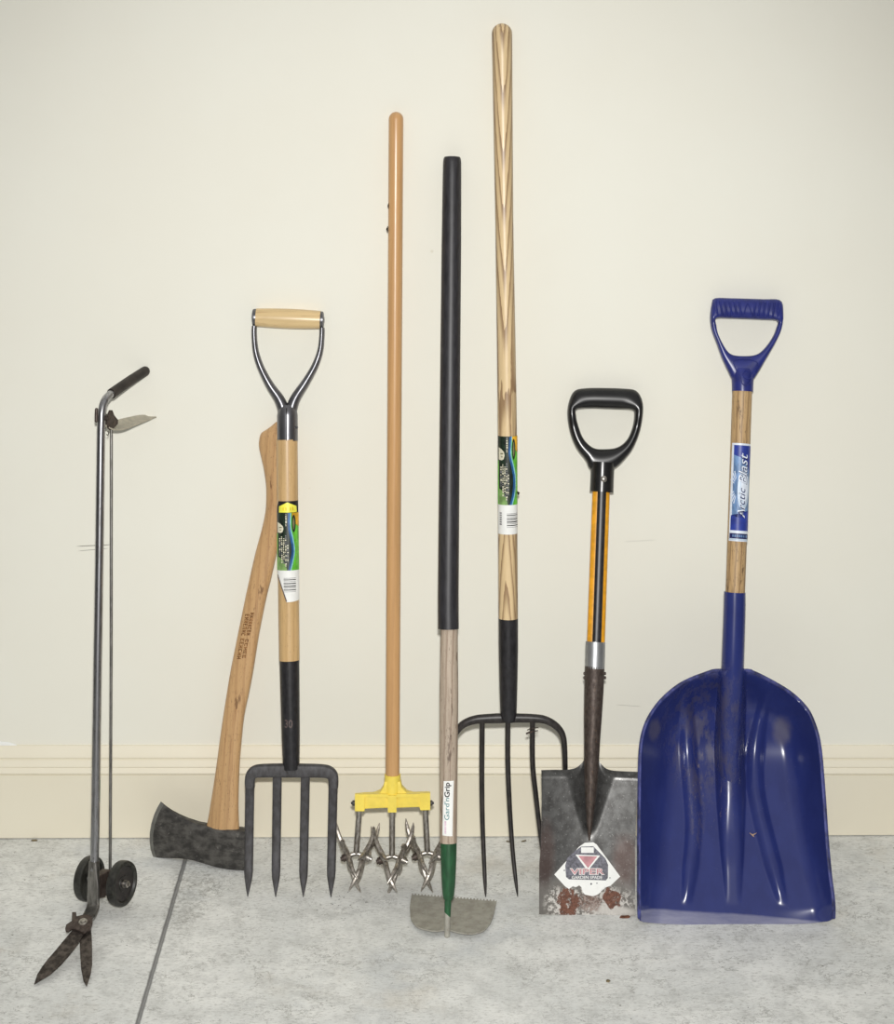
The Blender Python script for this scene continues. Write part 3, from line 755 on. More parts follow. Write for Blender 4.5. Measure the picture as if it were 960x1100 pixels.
# ------------------------------------------------------------------ 4  rotary cultivator
def make_cultivator():
    T = lean((421, 956), (425.3, 124), .0135)
    root = thing('rotary_cultivator', 'rotary hand cultivator with yellow head, six steel star wheels and long plain wooden handle', 'cultivator', T)
    sh = shaft('handle', T, (425.3, 128), (421.4, 838), 7.9, 7.5, M['cult_wood'], root, dome0=True, N=20)
    for px, py, s_ in ((416.5, 246, .0022), (417.6, 221, .0016)):
        m = MB(); q = T.p(px, py); m.tube([q + Vector((0, -.006, .004)), q + Vector((-.0012, 0, .005)), q + Vector((0, .005, .004))], [.0005, s_ * .8, .0005], seg=8)
        m.build('splinter', M['darkgap'], sh)
    k = T.k(421, 860)
    # head casting
    ZF = .015
    bar = [(381.6, 853.6), (391, 852.6), (401, 852.2), (408, 849.5), (412, 844), (412.8, 838), (430.5, 838), (431.5, 844), (437, 850), (444, 852), (452, 851.8), (461.6, 851.6), (461.6, 868.6), (451.6, 869), (450.4, 865.2), (426, 866), (425.4, 871), (417, 871), (416.4, 866), (392.4, 867), (391, 870), (381.6, 870)]
    head = bevelled(T.ps(bar), .020, .0016, 'head', M['yellow'], root)
    m = MB()
    for x0, x1, y0, y1 in ((381.2, 391.4, 852.6, 870.6), (416.6, 425.8, 854, 872), (451.2, 462, 851.4, 869.4)):
        P = T.ps([(x0, y0), (x1, y0), (x1, y1), (x0, y1)], ZF - .002); m.prism(P, .008)
    for x0, x1, y0, y1 in ((391, 417, 852.6, 856), (425.5, 451.5, 852.4, 856)):
        P = T.ps([(x0, y0), (x1, y0), (x1, y1), (x0, y1)], ZF - .003); m.prism(P, .007)
    m.build('face_ribs', M['yellow'], head)
    m = MB(); m.tube(T.ps([(421.6, 831.8), (421.5, 845), (421.4, 856)]), [8.7 * k, 8.7 * k, 8.6 * k], seg=28); m.build('collar', M['yellow'], head)
    for px, py in ((380, 862.6), (462.8, 862.6)):
        s_ = -1 if px < 400 else 1
        m = MB(); m.lathe(T.p(px, py), (s_, 0, 0), [(-.002, 0), (-.002, .0045), (.002, .0045), (.003, .003), (.0031, .0022), (.005, .002), (.0052, 0)], 10); m.build('screw', M['forged'], head)
    units = [((386, 868), (382.6, 916)), ((421.3, 870), (421, 919)), ((456.6, 867), (459, 915))]
    for (a, b_) in units:
        m = MB(); m.tube(T.ps([a, b_]), 3.1 * k, seg=16); s_ = m.build('spindle', M['zinc'], root)
        m = MB(); c_ = T.p(b_[0], b_[1] + 2.5)
        m.tube([T.p(b_[0] - 9, b_[1] + 3.4), c_ + Vector((0, .003, 0)), T.p(b_[0] + 9, b_[1] + 3.4)], 2.6 * k, seg=14); m.build('axle', M['zinc'], s_)
        for sd in (-1, 1):
            wc = T.p(b_[0] + sd * 8.8, b_[1] + 3.6)
            axis = Vector((sd * .93, -.345, .21)).normalized()
            e1 = Vector((0, 0, 1)) - axis * axis.z; e1.normalize(); e2 = axis.cross(e1)
            ph = {0: .35, 1: .0}[0 if sd < 0 else 1] + b_[0] * .07
            m = MB()
            m.lathe(wc, axis, [(-.004, 0), (-.004, .013), (-.0025, .0145), (.0025, .0145), (.004, .013), (.004, 0)], 20)
            for j in range(6):
                a0 = ph + j * math.pi / 3; pts = []; wx = []; wz = []
                for i in range(7):
                    t = i / 6; rr = lerp(.010, .0615, t); aa = a0 + .30 * t * t * (1 if sd > 0 else -1)
                    pts.append(wc + (e1 * math.cos(aa) + e2 * math.sin(aa)) * rr + axis * (.003 * math.sin(math.pi * t)))
                    wx.append(interp([(0, .0080), (.45, .0074), (.8, .0046), (1, .0008)], t)); wz.append(interp([(0, .0044), (.6, .0040), (.85, .0026), (1, .0007)], t))
                m.tube(pts, wx, wz, seg=12, ref=tuple(axis), p=2.6)
            wo = m.build('star_wheel', M['cast'], root)
            m = MB(); m.lathe(wc, axis, [(.003, 0), (.003, .0085), (.005, .0085), (.0052, .006), (.0105, .006), (.0108, .004), (.0135, .0038), (.0138, 0)], 10); m.build('hub_nut', M['rusty'] if sd < 0 else M['zinc'], wo)
make_cultivator()

# ------------------------------------------------------------------ 5  hoe
def make_hoe():
    T = lean((480.3, 1006.5), (485.5, 172), .0175)
    root = thing('garden_hoe', 'long hoe with black foam upper grip, grey weathered shaft, green ferrule and toothed flat blade', 'hoe', T)
    axp = lambda y: lerp(485.6, 481, (y - 168) / (675 - 168)) if y < 675 else lerp(481.5, 481.3, (y - 675) / 230)
    shaft('shaft', T, (482.5, 640), (481.4, 905), 9.4, 9.3, M['grey_wood'], root, prof=lambda t: interp([(0, 9), (.15, 9.2), (.4, 10), (1, 9.2)], t))
    m = MB(); kt = T.k(485, 200)
    P = [T.p(axp(y), y) for y in (169, 171, 175, 190, 260, 400, 540, 640, 675.5)]
    m.tube(P, [T.k(485, 400) * r for r in (8.9, 9.7, 10.1, 10.3, 10.7, 10.7, 10.8, 10.8, 10.8)], seg=32); m.build('foam_grip', M['rubber'], root)
    m = MB()
    sp = [(900.5, 481.8, 8.7), (915, 481.7, 8.6), (935, 481.7, 8.0), (950, 481.6, 7.2), (960, 481.5, 6.3), (965, 481.5, 5.4), (968, 481.4, 3.2)]
    m.tube([T.p(x, y) for y, x, r in sp], [T.k(481, y) * r for y, x, r in sp], seg=28); fe = m.build('ferrule', M['green'], root)
    dc = Decal(wrap(T, lambda y: (481.6, 0), 9.7 * T.k(481, 865)))
    dc.poly([(-.52, 837.6), (.58, 837), (.5, 860), (.42, 896.4), (-.66, 895.8), (-.6, 865)], 'white', 0)
    dc.text("Grip", (-.44, 854.8, .30, 838.8), 'ink', 1, rot=90, bold=.025)
    dc.text("Gard'n", (-.46, 879, .08, 855.4), 'teal', 1, rot=90, bold=.005)
    rr = random.Random(2); y = 880.5
    while y < 893:
        h_ = rr.uniform(.7, 1.4); dc.rect(-.42, y, -.24, y + h_, 'palepink', 1); y += h_ + .6
    dc.build('label', root)
    # tang
    m = MB(); tp = T.ps([(481.3, 962), (480.6, 980), (480.3, 998), (480.2, 1004.6)])
    m.tube(catmull(tp, 4), [interp([(0, .0056), (.4, .0050), (.85, .0046), (1, .0048)], i / 12) for i in range(13)], seg=18, dome1=True); m.build('tang', M['hoe_plate'], root)
    m = MB(); m.tube(T.ps([(481.3, 962), (480.7, 978), (480.5, 988)]), [.0059, .0053, .0047], seg=18); m.build('painted_tang', M['green'], fe)
    # blade lying on the floor: back edge toothed
    zb = .004
    pts = [(440.8, 985), (440, 975), (441, 967)]
    a, b_ = (442.5, 960.5), (533.5, 967.6)
    n = 26
    for i in range(n):
        x, y = lerp(a[0], b_[0], i / n), lerp(a[1], b_[1], i / n); pts += [(x, y - .1), (lerp(a[0], b_[0], (i + .25) / n), y - .1), (lerp(a[0], b_[0], (i + .3) / n), y + 1.5), (lerp(a[0], b_[0], (i + .8) / n), y + 1.5), (lerp(a[0], b_[0], (i + .85) / n), y + .1)]
    pts += [b_] + [(v.x, v.y) for v in catmull([Vector((532.4, 973, 0)), Vector((528.7, 987, 0)), Vector((525, 994, 0)), Vector((519.3, 1000, 0)), Vector((507.5, 1003.4, 0)), Vector((493.3, 1002.3, 0)), Vector((484, 999.8, 0)), Vector((478, 999.2, 0)), Vector((467.3, 1000.6, 0)), Vector((455.5, 998.6, 0)), Vector((448, 996, 0)), Vector((443.6, 991.5, 0)), Vector((441.6, 988, 0))], 3)]
    P0 = on_floor(480, 964, .0015); P1 = on_floor(480, 1001, .008)
    tv = (P1 - P0); nn = Vector((1, .0, 0)).cross(tv).normalized()
    if nn.z < 0: nn = -nn
    W = [T.loc(hit(x, y, P0 + nn * .001, nn)) for x, y in pts]
    ln = Vector((nn.dot(T.u), nn.dot(T.v), nn.dot(T.n)))
    m = MB(); m.prism(W, .0022, 0, ln); m.build('blade', M['hoe_plate'], root)
make_hoe()

# ------------------------------------------------------------------ 6  pitchfork
def make_pitchfork():
    T = lean((545.8, 963.5), (539, 32), .0175)
    root = thing('pitchfork', 'tall pitchfork with bold-grained ash handle and slender curved black tines, tallest tool against the wall', 'pitchfork', T)
    def bx(y): return sinterp([(25, 538.9), (240, 541.6), (440, 544.6), (560, 545.2), (665, 545.8), (770, 546)], y)
    P = []; r = []
    for i in range(26):
        y = lerp(36, 668, i / 25); P.append(T.p(bx(y), y)); r.append(T.k(540, y) * interp([(36, 11), (90, 10.6), (240, 9.6), (440, 10.2), (668, 10.4)], y))
    m = MB(); m.tube(P, r, seg=30, dome0=True); sh = m.build('handle', M['ash'], root)
    m = MB(); q = T.p(543.6, 32.5) + Vector((0, 0, .0125)); m.lathe(q, (.3, .5, .8), [(-.004, 0), (-.004, .0022), (.0012, .0020), (.0016, 0)], 12); m.build('hanging_hole', M['darkgap'], sh)
    green_label(T, lambda y: (bx(y), 0), 10.35 * T.k(545, 520), (467.7, 541, 572.5), False, [(0, .2), (.25, .1), (.45, .38), (.62, .56), (.85, .46), (1, .2)], False, root)
    m = MB(); q = T.p(556, 529.5) + Vector((0, 0, .006)); m.tube([q + Vector((-.001, .0035, 0)), q + Vector((.0012, .001, 0)), q + Vector((.0008, -.003, 0))], [.0006, .0022, .0008], seg=8); m.build('staple', M['darkgap'], sh)
    P = []; r = []
    for y, hw in ((664, 10.5), (700, 10.4), (740, 9.6), (760, 9.0), (770, 8.6), (775, 7)): P.append(T.p(bx(y), y)); r.append(hw * T.k(545, y))
    m = MB(); m.tube(P, r, seg=28); m.build('ferrule', M['black_paint'], root)
    k = T.k(546, 800)
    m = MB()
    bar = [(483.8, 832), (484.2, 808), (486, 794), (491, 784.8), (498, 777.7), (509.8, 773.2), (524, 772), (545.5, 771.4), (571.3, 771.6), (585.5, 773.4), (597.3, 780), (604.2, 790), (606.3, 806), (606.9, 832)]
    def dep(y): return -.022 * math.sin(math.pi * max(0, min(1, (y - 772) / 191.0)))
    Pb = catmull([T.p(x, y, dep(y)) for x, y in bar], 4); N = len(Pb)
    m.tube(Pb, [k * interp([(0, 2.6), (.2, 3.4), (.4, 4.6), (.5, 5.2), (.6, 4.6), (.8, 3.6), (1, 2.7)], i / (N - 1)) for i in range(N)], .0062, seg=16)
    m.build('crossbar', M['pitch_steel'], root)
    tines = [[(483.8, 828), (482.6, 880), (482, 925), (482, 962)],
             [(517.8, 773), (517.4, 831), (518, 878), (519.8, 925), (521.6, 964)],
             [(545.4, 773), (545.3, 819), (547.6, 873), (551.2, 921), (556, 963.5)],
             [(571.8, 773), (571.9, 819), (575.6, 855), (579.6, 890), (583.6, 920), (592, 963)],
             [(606.8, 828), (607.6, 850), (611.5, 900), (617, 930), (626, 962.5)]]
    for L in tines:
        Pt = catmull([T.p(x, y, dep(y)) for x, y in L], 6); N = len(Pt)
        m = MB(); m.tube(Pt, [k * interp([(0, 2.9), (.4, 2.7), (.85, 2.2), (.94, 1.4), (1, .3)], i / (N - 1)) for i in range(N)], seg=14)
        t_ = m.build('tine', M['pitch_steel'], root)
        if abs(L[0][0] - 571.8) < .1:
            m = MB()
            for x0, x1, y in ((566.2, 578, 783), (565, 577.6, 786.3), (565, 574, 780.2 + 7)):
                m.tube([T.p(x0, y + 1.3, .002), T.p(x0 + 4, y - .3, .005), T.p(571.5, y - .5, .0062), T.p(x1 - 3, y - 1, .004), T.p(x1, y - 1.4, .001)], .0009, seg=8)
            m.build('wire_tie', M['rusty'], t_)
make_pitchfork()

# ------------------------------------------------------------------ D-handle helper
def ray_out(P, c, a):
    """distance from c along angle a to closed 2-D polygon P"""
    dx, dy = math.cos(a), math.sin(a); best = 0
    for i in range(len(P)):
        x1, y1 = P[i - 1][0] - c[0], P[i - 1][1] - c[1]; x2, y2 = P[i][0] - c[0], P[i][1] - c[1]
        den = dx * (y2 - y1) - dy * (x2 - x1)
        if abs(den) < 1e-9: continue
        t = (x1 * (y2 - y1) - y1 * (x2 - x1)) / den; s_ = (x1 * dy - y1 * dx) / den
        if t > 0 and -1e-6 <= s_ <= 1 + 1e-6: best = max(best, t)
    return best
def dloop(T, inner, outer, c, thick, N=96):
    ci = [(v.x, v.y) for v in catmull([Vector((x, y, 0)) for x, y in inner], 5, True)]
    co_ = [(v.x, v.y) for v in catmull([Vector((x, y, 0)) for x, y in outer], 5, True)]
    I, O, TH = [], [], []
    for j in range(N):
        a = 2 * math.pi * j / N
        ri, ro = ray_out(ci, c, a), ray_out(co_, c, a)
        I.append(T.p(c[0] + ri * math.cos(a), c[1] + ri * math.sin(a))); O.append(T.p(c[0] + ro * math.cos(a), c[1] + ro * math.sin(a)))
        TH.append(thick(a))
    return I, O, TH

# ------------------------------------------------------------------ 7  spade
def make_spade():
    T = lean((631, 984), (650, 428), .018)
    root = thing('garden_spade', 'square-bladed steel spade with black D-grip, amber-edged shaft and rust patches low on the blade', 'spade', T)
    k = T.k(650, 460)
    inner = [(619.5, 440), (634, 438.6), (650, 439), (666, 439.6), (679, 440.6), (681, 446), (679, 459), (673, 472.5), (662.7, 480.6), (648, 482.5), (636.5, 480.7), (626.4, 471), (620.6, 456), (618.6, 446)]
    outer = [(617.5, 419.4), (630, 416.9), (650, 416.7), (670, 417.4), (682.6, 419.4), (688.8, 428), (690.6, 441), (687.5, 462), (680, 481), (671, 493), (660, 503), (647, 507), (634, 504.5), (629, 494.5), (619, 481.5), (612, 464.5), (609, 444), (611.6, 429)]
    I, O, TH = dloop(T, inner, outer, (650, 457), lambda a: .0158 if math.sin(a) < -.35 else lerp(.0125, .0158, smooth(.1, -.35, math.sin(a))) if math.sin(a) < .1 else .0125)
    m = MB(); m.ringloft(I, O, TH, 24, 2.35); gr = m.build('grip', M['black_plastic'], root)
    P = []; r = []
    for y, hw in ((497, 13.2), (505, 12.6), (515, 12.5), (526, 12.6), (528.8, 12.6)): P.append(T.p(lerp(647.2, 646, (y - 497) / 32), y)); r.append(hw * k)
    m = MB(); m.tube(P, r, seg=28); m.build('grip_neck', M['black_plastic'], gr)
    m = MB(); q = T.p(647.4, 515) + Vector((0, 0, 12.3 * k)); m.lathe(q, (0, 0, 1), [(-.002, 0), (-.002, .0058), (.0008, .0055), (.0022, .0035), (.0026, 0)], 20); m.build('rivet', M['zinc'], gr)
    sa, sb = (645.6, 526), (639.8, 692)
    N = 6
    P = [T.p(lerp(sa[0], sb[0], i / N), lerp(sa[1], sb[1], i / N)) for i in range(N + 1)]
    m = MB(); m.tube(P, 9.3 * k, 5.2 * k, seg=28, p=2.6); sh = m.build('shaft', M['amber'], root)
    m = MB(); m.tube([q + Vector((.0008, 0, 0)) for q in P], 5.3 * k, 7.6 * k, seg=28, p=2.8); m.build('shaft_strip', M['black_paint'], sh)
    shaft('collar', T, (639.4, 689.4), (638.6, 718), 10.6, 10.6, M['ferrule'], root, N=3)
    # socket
    P = []; r = []
    for y, x, hw in ((716, 638.6, 10.6), (740, 637.8, 10.4), (770, 636.6, 9.6), (795, 635.8, 8.6), (815, 635.2, 8.1), (835, 634.8, 7.4), (860, 634, 5.6), (885, 633.2, 3.2), (903, 632.8, 1.0)):
        P.append(T.p(x, y, interp([(716, 0), (827, 0.0), (860, -.0005), (903, -.004)], y))); r.append(hw * T.k(635, y))
    m = MB(); m.tube(P, r, seg=26); so = m.build('socket', M['rusty'], root)
    for px in (627.4, 649.8):
        s_ = -1 if px < 640 else 1
        for py in (723.5, 728):
            m = MB(); m.lathe(T.p(px, py), (s_, 0, 0), [(-.003, 0), (-.003, .0026), (.0012, .0024), (.002, 0)], 10); m.build('rivet', M['rusty'], so)
    # blade height field (rows of pixels)
    topl = [(581.3, 827.3), (596, 827), (608, 827), (614, 826.2), (620, 824), (625, 819.5), (628.5, 815), (634.8, 813), (641.6, 815), (645, 820), (650, 825), (656, 827.4), (664, 828.3), (676, 828.8), (685.3, 829.2)]
    def ytop(x): return sinterp(topl, x)
    def xl(y): return interp([(827, 581.3), (855, 581.8), (909, 580.8), (927, 579.2), (982, 579)], y)
    def xr(y): return interp([(829, 685.4), (850, 684.6), (873, 683.4), (909, 682), (984, 682)], y)
    def height(x, y):
        cx = 634.6 - (y - 827) * .024
        d = abs(x - cx); s_ = min(1, max(0, (y - 818) / 86))
        hw = lerp(31, 4, s_)                    # half width of the sunken V round the socket
        v = -.016 * (1 - s_ * .5) * (max(0.0, 1 - d / hw) ** 1.25) * (1 - smooth(876, 904, y))
        e = ((x - 632) / 52) ** 2
        crown = .007 * e
        fold = .006 * smooth(7, 0, y - ytop(max(581.4, min(685.2, x)))) * smooth(6, 20, d) * -1
        sheetlift = -.004 + crown + v + fold
        return sheetlift
    G = []
    nx = 64; ny = 60
    for i in range(ny + 1):
        row = []
        for j in range(nx + 1):
            sx = j / nx
            x0 = lerp(581.3, 685.3, sx); ty = ytop(x0); by = lerp(982.2, 984.2, sx)
            y = lerp(ty, by, (i / ny)); x = lerp(xl(y), xr(y), sx)
            row.append(T.p(x, y, height(x, y)))
        G.append(row)
    m = MB(); m.sheet(G, .0022)
    # blade material with rust, scuffs
    b = Mat('worn_spade_steel', .34, .65)
    n = b.noise(1.0, 6, .65, b.mapped((60, 50, 60)))
    c_ = b.mix(b.ramp(n, .3, .7), (96, 96, 95), (66, 65, 64))
    c_ = b.mix(b.math('MULTIPLY', b.ramp(b.noise(330, 3, .6), .62, .72), .55), c_, (168, 168, 166))
    def bl(px, py): q = T.p(px, py); return (q.x, q.y, 0)
    kk = T.k(631, 940)
    warm = b.math('MAXIMUM', b.blob(bl(585, 920), (10 * kk, 32 * kk, None), .9, .8, 40), b.blob(bl(672, 925), (14 * kk, 24 * kk, None), .9, .8, 40))
    c_ = b.mix(b.math('MULTIPLY', warm, .35), c_, (104, 76, 68))
    low = b.blob(bl(631, 990), (62 * kk, 46 * kk, None), .5, .5, 30)
    c_ = b.mix(b.math('MULTIPLY', low, .7), c_, (128, 124, 118))
    scuff = b.math('MULTIPLY', b.blob(bl(640, 972), (42 * kk, 19 * kk, None), .5, .9, 60), b.ramp(b.noise(150, 5, .75), .47, .56))
    scuff2 = b.math('MULTIPLY', b.blob(bl(655, 978), (28 * kk, 5 * kk, None), .8, .5, 60), .9)
    scuff3 = b.math('MULTIPLY', b.blob(bl(598, 970), (12 * kk, 14 * kk, None), .8, .8, 60), b.ramp(b.noise(170, 4, .7), .48, .55))
    sc = b.math('MAXIMUM', b.math('MAXIMUM', scuff, scuff2), scuff3)
    c_ = b.mix(b.math('MULTIPLY', sc, .85), c_, (208, 204, 198))
    rust = b.math('MAXIMUM', b.blob(bl(611, 970), (11 * kk, 14 * kk, None), .12, 1.9, 75), b.blob(bl(657, 966), (10 * kk, 9.5 * kk, None), .12, 1.9, 75))
    rust = b.math('MAXIMUM', rust, b.math('MULTIPLY', b.blob(bl(634, 970), (12 * kk, 9 * kk, None), .6, 1.2, 90), .6))
    rust = b.math('MULTIPLY', rust, b.ramp(b.noise(120, 5, .75), .36, .46))
    c_ = b.mix(rust, c_, b.mix(b.ramp(b.noise(260, 5, .7), .35, .65), (82, 48, 34), (120, 78, 60)))
    b.color(c_); b.metal(b.math('MULTIPLY', b.math('SUBTRACT', 1.0, b.math('MAXIMUM', rust, sc)), .6))
    b.rough(b.math('ADD', b.math('MULTIPLY', b.math('MAXIMUM', rust, low), .35), .34)); b.bump(n, .12)
    bo = m.build('blade', b.m, root, sharp=50)
    # sticker
    def mp(x, y, layer): return T.p(x, y, height(x, y) + .0005 + .00028 * layer)
    dc = Decal(mp, [597 + 2.5 * i for i in range(28)])
    dc.poly([(595.2, 939.4), (622, 909.4), (628, 905.4), (637, 904.8), (640.5, 907), (666, 941.6), (655.5, 951.5), (651, 953), (648, 952.4), (645.5, 957.6), (643, 960), (640, 961.8), (636, 962.6), (632.5, 962), (628, 961), (625.6, 958), (624.6, 953.5), (622, 951), (618.5, 953), (615, 952), (611, 955), (606.6, 952)], 'white', 0)
    dc.poly([(607, 930), (609, 922), (617, 914.5), (624, 909.5), (637, 909), (643, 915), (650, 922), (653, 929), (652.8, 943), (650.5, 945.8), (640, 945.4), (611, 944.6), (607.8, 942)], 'slate', 1)
    dc.rect(624, 910.2, 637.6, 916.2, 'white', 2)
    dc.poly([(618, 918), (644.5, 919), (632.5, 933.8), (629.6, 933.8)], 'white', 2)
    dc.poly([(621, 919.4), (641.4, 920), (631.5, 932.4)], 'pink', 3)
    dc.text('VIPER', (611.6, 939.8, 649.6, 932.6), 'white', 4, bold=.05); dc.text('VIPER', (612.4, 939.2, 648.8, 933.2), 'pink', 5, bold=.012)
    dc.text('GARDEN SPADE', (614, 944.2, 646.6, 940.8), 'white', 4, bold=.01)
    for x, y, r_ in ((634.8, 949.6, 1.1), (641, 948.8, .7), (606, 935, .8), (655, 943, .7)): dc.poly(ell(x, y, r_, r_, 8), 'slate', 1)
    dc.build('sticker', root)
make_spade()

# ------------------------------------------------------------------ 8  blue scoop
def make_scoop():
    T = lean((790, 993.5), (802, 331), .018)
    root = thing('scoop_shovel', 'wide blue plastic scoop shovel with ribbed bowl, wooden shaft and blue D-grip', 'shovel', T)
    blue = Mat('navy_blue_plastic', .25, 0, .5)
    n = blue.noise(1.0, 5, .6, blue.mapped((30, 18, 30)))
    c_ = blue.mix(blue.ramp(n, .3, .7), (38, 47, 104), (42, 52, 112))
    def bl(px, py): q = T.p(px, py); return (q.x, q.y, 0)
    kk = T.k(790, 860)
    # worn and dusty patches
    dust = blue.math('MULTIPLY', blue.math('MAXIMUM', blue.blob(bl(765, 790), (44 * kk, 62 * kk, None), .9, .5, 25), blue.blob(bl(754, 870), (8 * kk, 40 * kk, None), .9, .6, 60)), blue.ramp(blue.noise(1.0, 6, .7, blue.mapped((60, 22, 60))), .42, .62))
    c_ = blue.mix(blue.math('MULTIPLY', dust, .5), c_, (80, 74, 84))
    spot = blue.math('MAXIMUM', blue.blob(bl(850, 792), (9 * kk, 14 * kk, None), .9, .5, 80), blue.blob(bl(706, 787), (7 * kk, 11 * kk, None), .9, .9, 60))
    c_ = blue.mix(blue.math('MULTIPLY', spot, .4), c_, (116, 110, 110))
    st = blue.math('MULTIPLY', blue.blob(bl(768, 855), (26 * kk, 34 * kk, None), .9, .4, 40), blue.ramp(blue.noise(1.0, 5, .75, blue.mapped((260, 34, 260))), .6, .68))
    c_ = blue.mix(blue.math('MULTIPLY', st, .75), c_, (142, 128, 118))
    fine = blue.ramp(blue.noise(420, 2, .5), .74, .78)
    c_ = blue.mix(blue.math('MULTIPLY', fine, .35), c_, (120, 122, 160))
    lipy = blue.ramp(blue.math('ADD', blue.xyz()[1], blue.math('MULTIPLY', blue.noise(12, 4), .006)), T.p(790, 981.5).y + .003, T.p(790, 985).y + .003)
    c_ = blue.mix(blue.math('MULTIPLY', lipy, blue.math('ADD', blue.math('MULTIPLY', blue.noise(1.0, 5, .7, blue.mapped((20, 120, 50))), .55), .1)), c_, (166, 166, 182))
    blue.color(c_); blue.rough(blue.math('ADD', .235, blue.math('MULTIPLY', blue.math('MAXIMUM', dust, lipy), .2))); blue.bump(n, .04)
    BL = blue.m
    rimm = plain('scuffed_blue_rim', (66, 70, 120), .6, 0, .35, .25, (70, 40, 70)).m
    gripb = plain('blue_grip_plastic', (38, 46, 116), .3, 0, .5, .06).m
    # outline
    Lp = [(720, 772), (722, 762), (724.5, 755), (729, 743), (735, 731), (743, 720), (753, 709.5), (764, 701), (776, 694.4), (790, 689.8), (806, 687.6), (827, 686.8), (870, 686.2), (930, 686), (966, 686), (989, 686.6)]
    Rp = [(720, 801), (722, 808), (724.5, 814), (729, 823), (735, 834), (743, 847), (753, 858.8), (764, 868), (776, 873.6), (790, 878), (806, 880.8), (827, 882.8), (862, 885.4), (914, 889), (940, 891.6), (960, 894.2), (975, 895.4), (989, 895)]
    botc = [(686, 988.5), (692, 990.6), (722, 992.8), (790, 994.2), (860, 992.4), (888, 989.8), (896, 986.5)]
    def ybot(x): return sinterp(botc, x)
    base_t = [(720, -.042), (728, -.060), (740, -.078), (760, -.0955), (780, -.1005), (796, -.1025), (810, -.1010), (825, -.0955), (850, -.0825), (900, -.055), (950, -.025), (978, -.008), (986, -.003), (995, .002)]
    rim_t = [(720, -.034), (740, -.030), (780, -.027), (820, -.022), (900, -.002), (960, .010), (980, .010), (995, .006)]
    eL = lambda y: sinterp(Lp, y)
    eR = lambda y: sinterp(Rp, y)
    ysr = [720, 720.5, 721, 721.7, 722.5, 723.5, 724.5, 726, 727.5] + list(range(729, 990, 3))
    OL = [(eL(y), y) for y in ysr]; OR = [(eR(y), y) for y in ysr]
    def bump_rib(d, w): w *= 1.25; return max(0.0, 1 - (d / w) ** 2) ** 1.35 if d < w else 0.0
    def height(x, y):
        d = min(math.hypot((x - a), (y - b_)) for a, b_ in (OL if x < 787 else OR))
        w_ = interp([(720, 26), (760, 40), (850, 40), (940, 30), (990, 20)], y)
        t = max(0.0, 1 - max(0.0, d - 2.0) / w_)
        bh, rh = sinterp(base_t, y), sinterp(rim_t, y)
        fade = smooth(992, 972, y)
        h = bh + (rh - bh) * (t ** 2.1) * (1 if y < 940 else lerp(.35, 1, fade))
        h += .010 * ((x - 790) / 100) ** 2 * smooth(720, 780, y) * fade
        # ribs
        cl = sinterp([(738, 737), (813, 739.5), (850, 742.5), (880, 744.6), (905, 744), (931, 741.4), (969, 737)], y)
        hl = sinterp([(738, 0.0), (750, .004), (800, .0085), (880, .008), (940, .0075), (955, .0055), (970, 0)], y) if 738 < y < 970 else 0
        h += hl * bump_rib(abs(x - cl), interp([(738, 5), (800, 8), (930, 8), (970, 5)], y))
        cr = sinterp([(738, 824.5), (800, 812), (841, 811), (870, 815.6), (897, 822), (938, 832.6), (968, 840.5)], y)
        hr = sinterp([(738, 0.0), (750, .004), (800, .0085), (880, .008), (940, .0075), (955, .0055), (970, 0)], y) if 738 < y < 970 else 0
        h += hr * bump_rib(abs(x - cr), interp([(738, 5), (800, 8), (930, 8.5), (970, 5)], y))
        cc = lerp(786.6, 783.6, (y - 720) / 80) if y < 800 else lerp(783.6, 787.6, (y - 800) / 170)
        hc = sinterp([(720, .022), (760, .042), (800, .042), (850, .024), (890, .0130), (922, .0092), (945, .0046), (969, 0)], y) if y < 971 else 0
        wc = interp([(720, 13.5), (800, 14.5), (860, 14), (920, 11), (971, 7)], y)
        dd = abs(x - cc); h += hc * (max(0.0, 1 - (dd / (wc * 1.15)) ** interp([(860, 2.6), (920, 4.5)], y)) ** 1.2 if dd < wc * 1.15 else 0)
        return h
    G = []; ny = 170; nx = 200
    for i in range(ny + 1):
        row = []
        ty = (i / ny) ** 1.35
        for j in range(nx + 1):
            s_ = j / nx
            # slightly denser near both rims
            s_ = s_ - .12 * math.sin(4 * math.pi * s_) / (2 * math.pi) * .6
            y = lerp(720.3, 989, ty)
            x = lerp(eL(y), eR(y), s_)
            y2 = y if y < 930 else lerp(930, lerp(989, ybot(x), 1), (y - 930) / 59)
            row.append(T.p(x, y2, height(x, min(y, 988.9)) if y < 989 else height(x, 988.9)))
        G.append(row)
    m = MB(); m.sheet(G, .003, 0, lambda i, j: 1 if j < 2 or j > nx - 3 else 0); bo = m.build('bowl', [BL, rimm], root, sharp=60)
    # rim bead
    yv = [985, 975, 960, 940, 900, 862, 827, 806, 790, 776, 764, 753, 743, 735, 729, 724.5, 722, 720.4]
    pts = [(eL(y), y, sinterp(rim_t, y) - .001) for y in yv] + [(eR(y), y, sinterp(rim_t, y) - .001) for y in reversed(yv)]
    m = MB(); m.tube(catmull(T.ps(pts), 3), .0031, .0046, seg=12, dome0=True, dome1=True); m.build('rim', rimm, root)
    # socket tube running into the bowl
    sk = [(636, 789, 11.8, -.026), (660, 788.6, 11.9, -.028), (720, 786.6, 12.3, -.034), (760, 785.2, 12.2, -.0465), (800, 783.8, 12, -.0610), (830, 784.2, 11.6, -.0745), (862, 785, 11, -.0920)]
    m = MB(); m.tube(catmull([T.p(x, y, nn) for y, x, hw, nn in sk], 4), [T.k(788, 720) * interp([(0, 11.8), (.4, 12.3), (1, 11)], i / 24) for i in range(25)], seg=30); m.build('socket', BL, root)
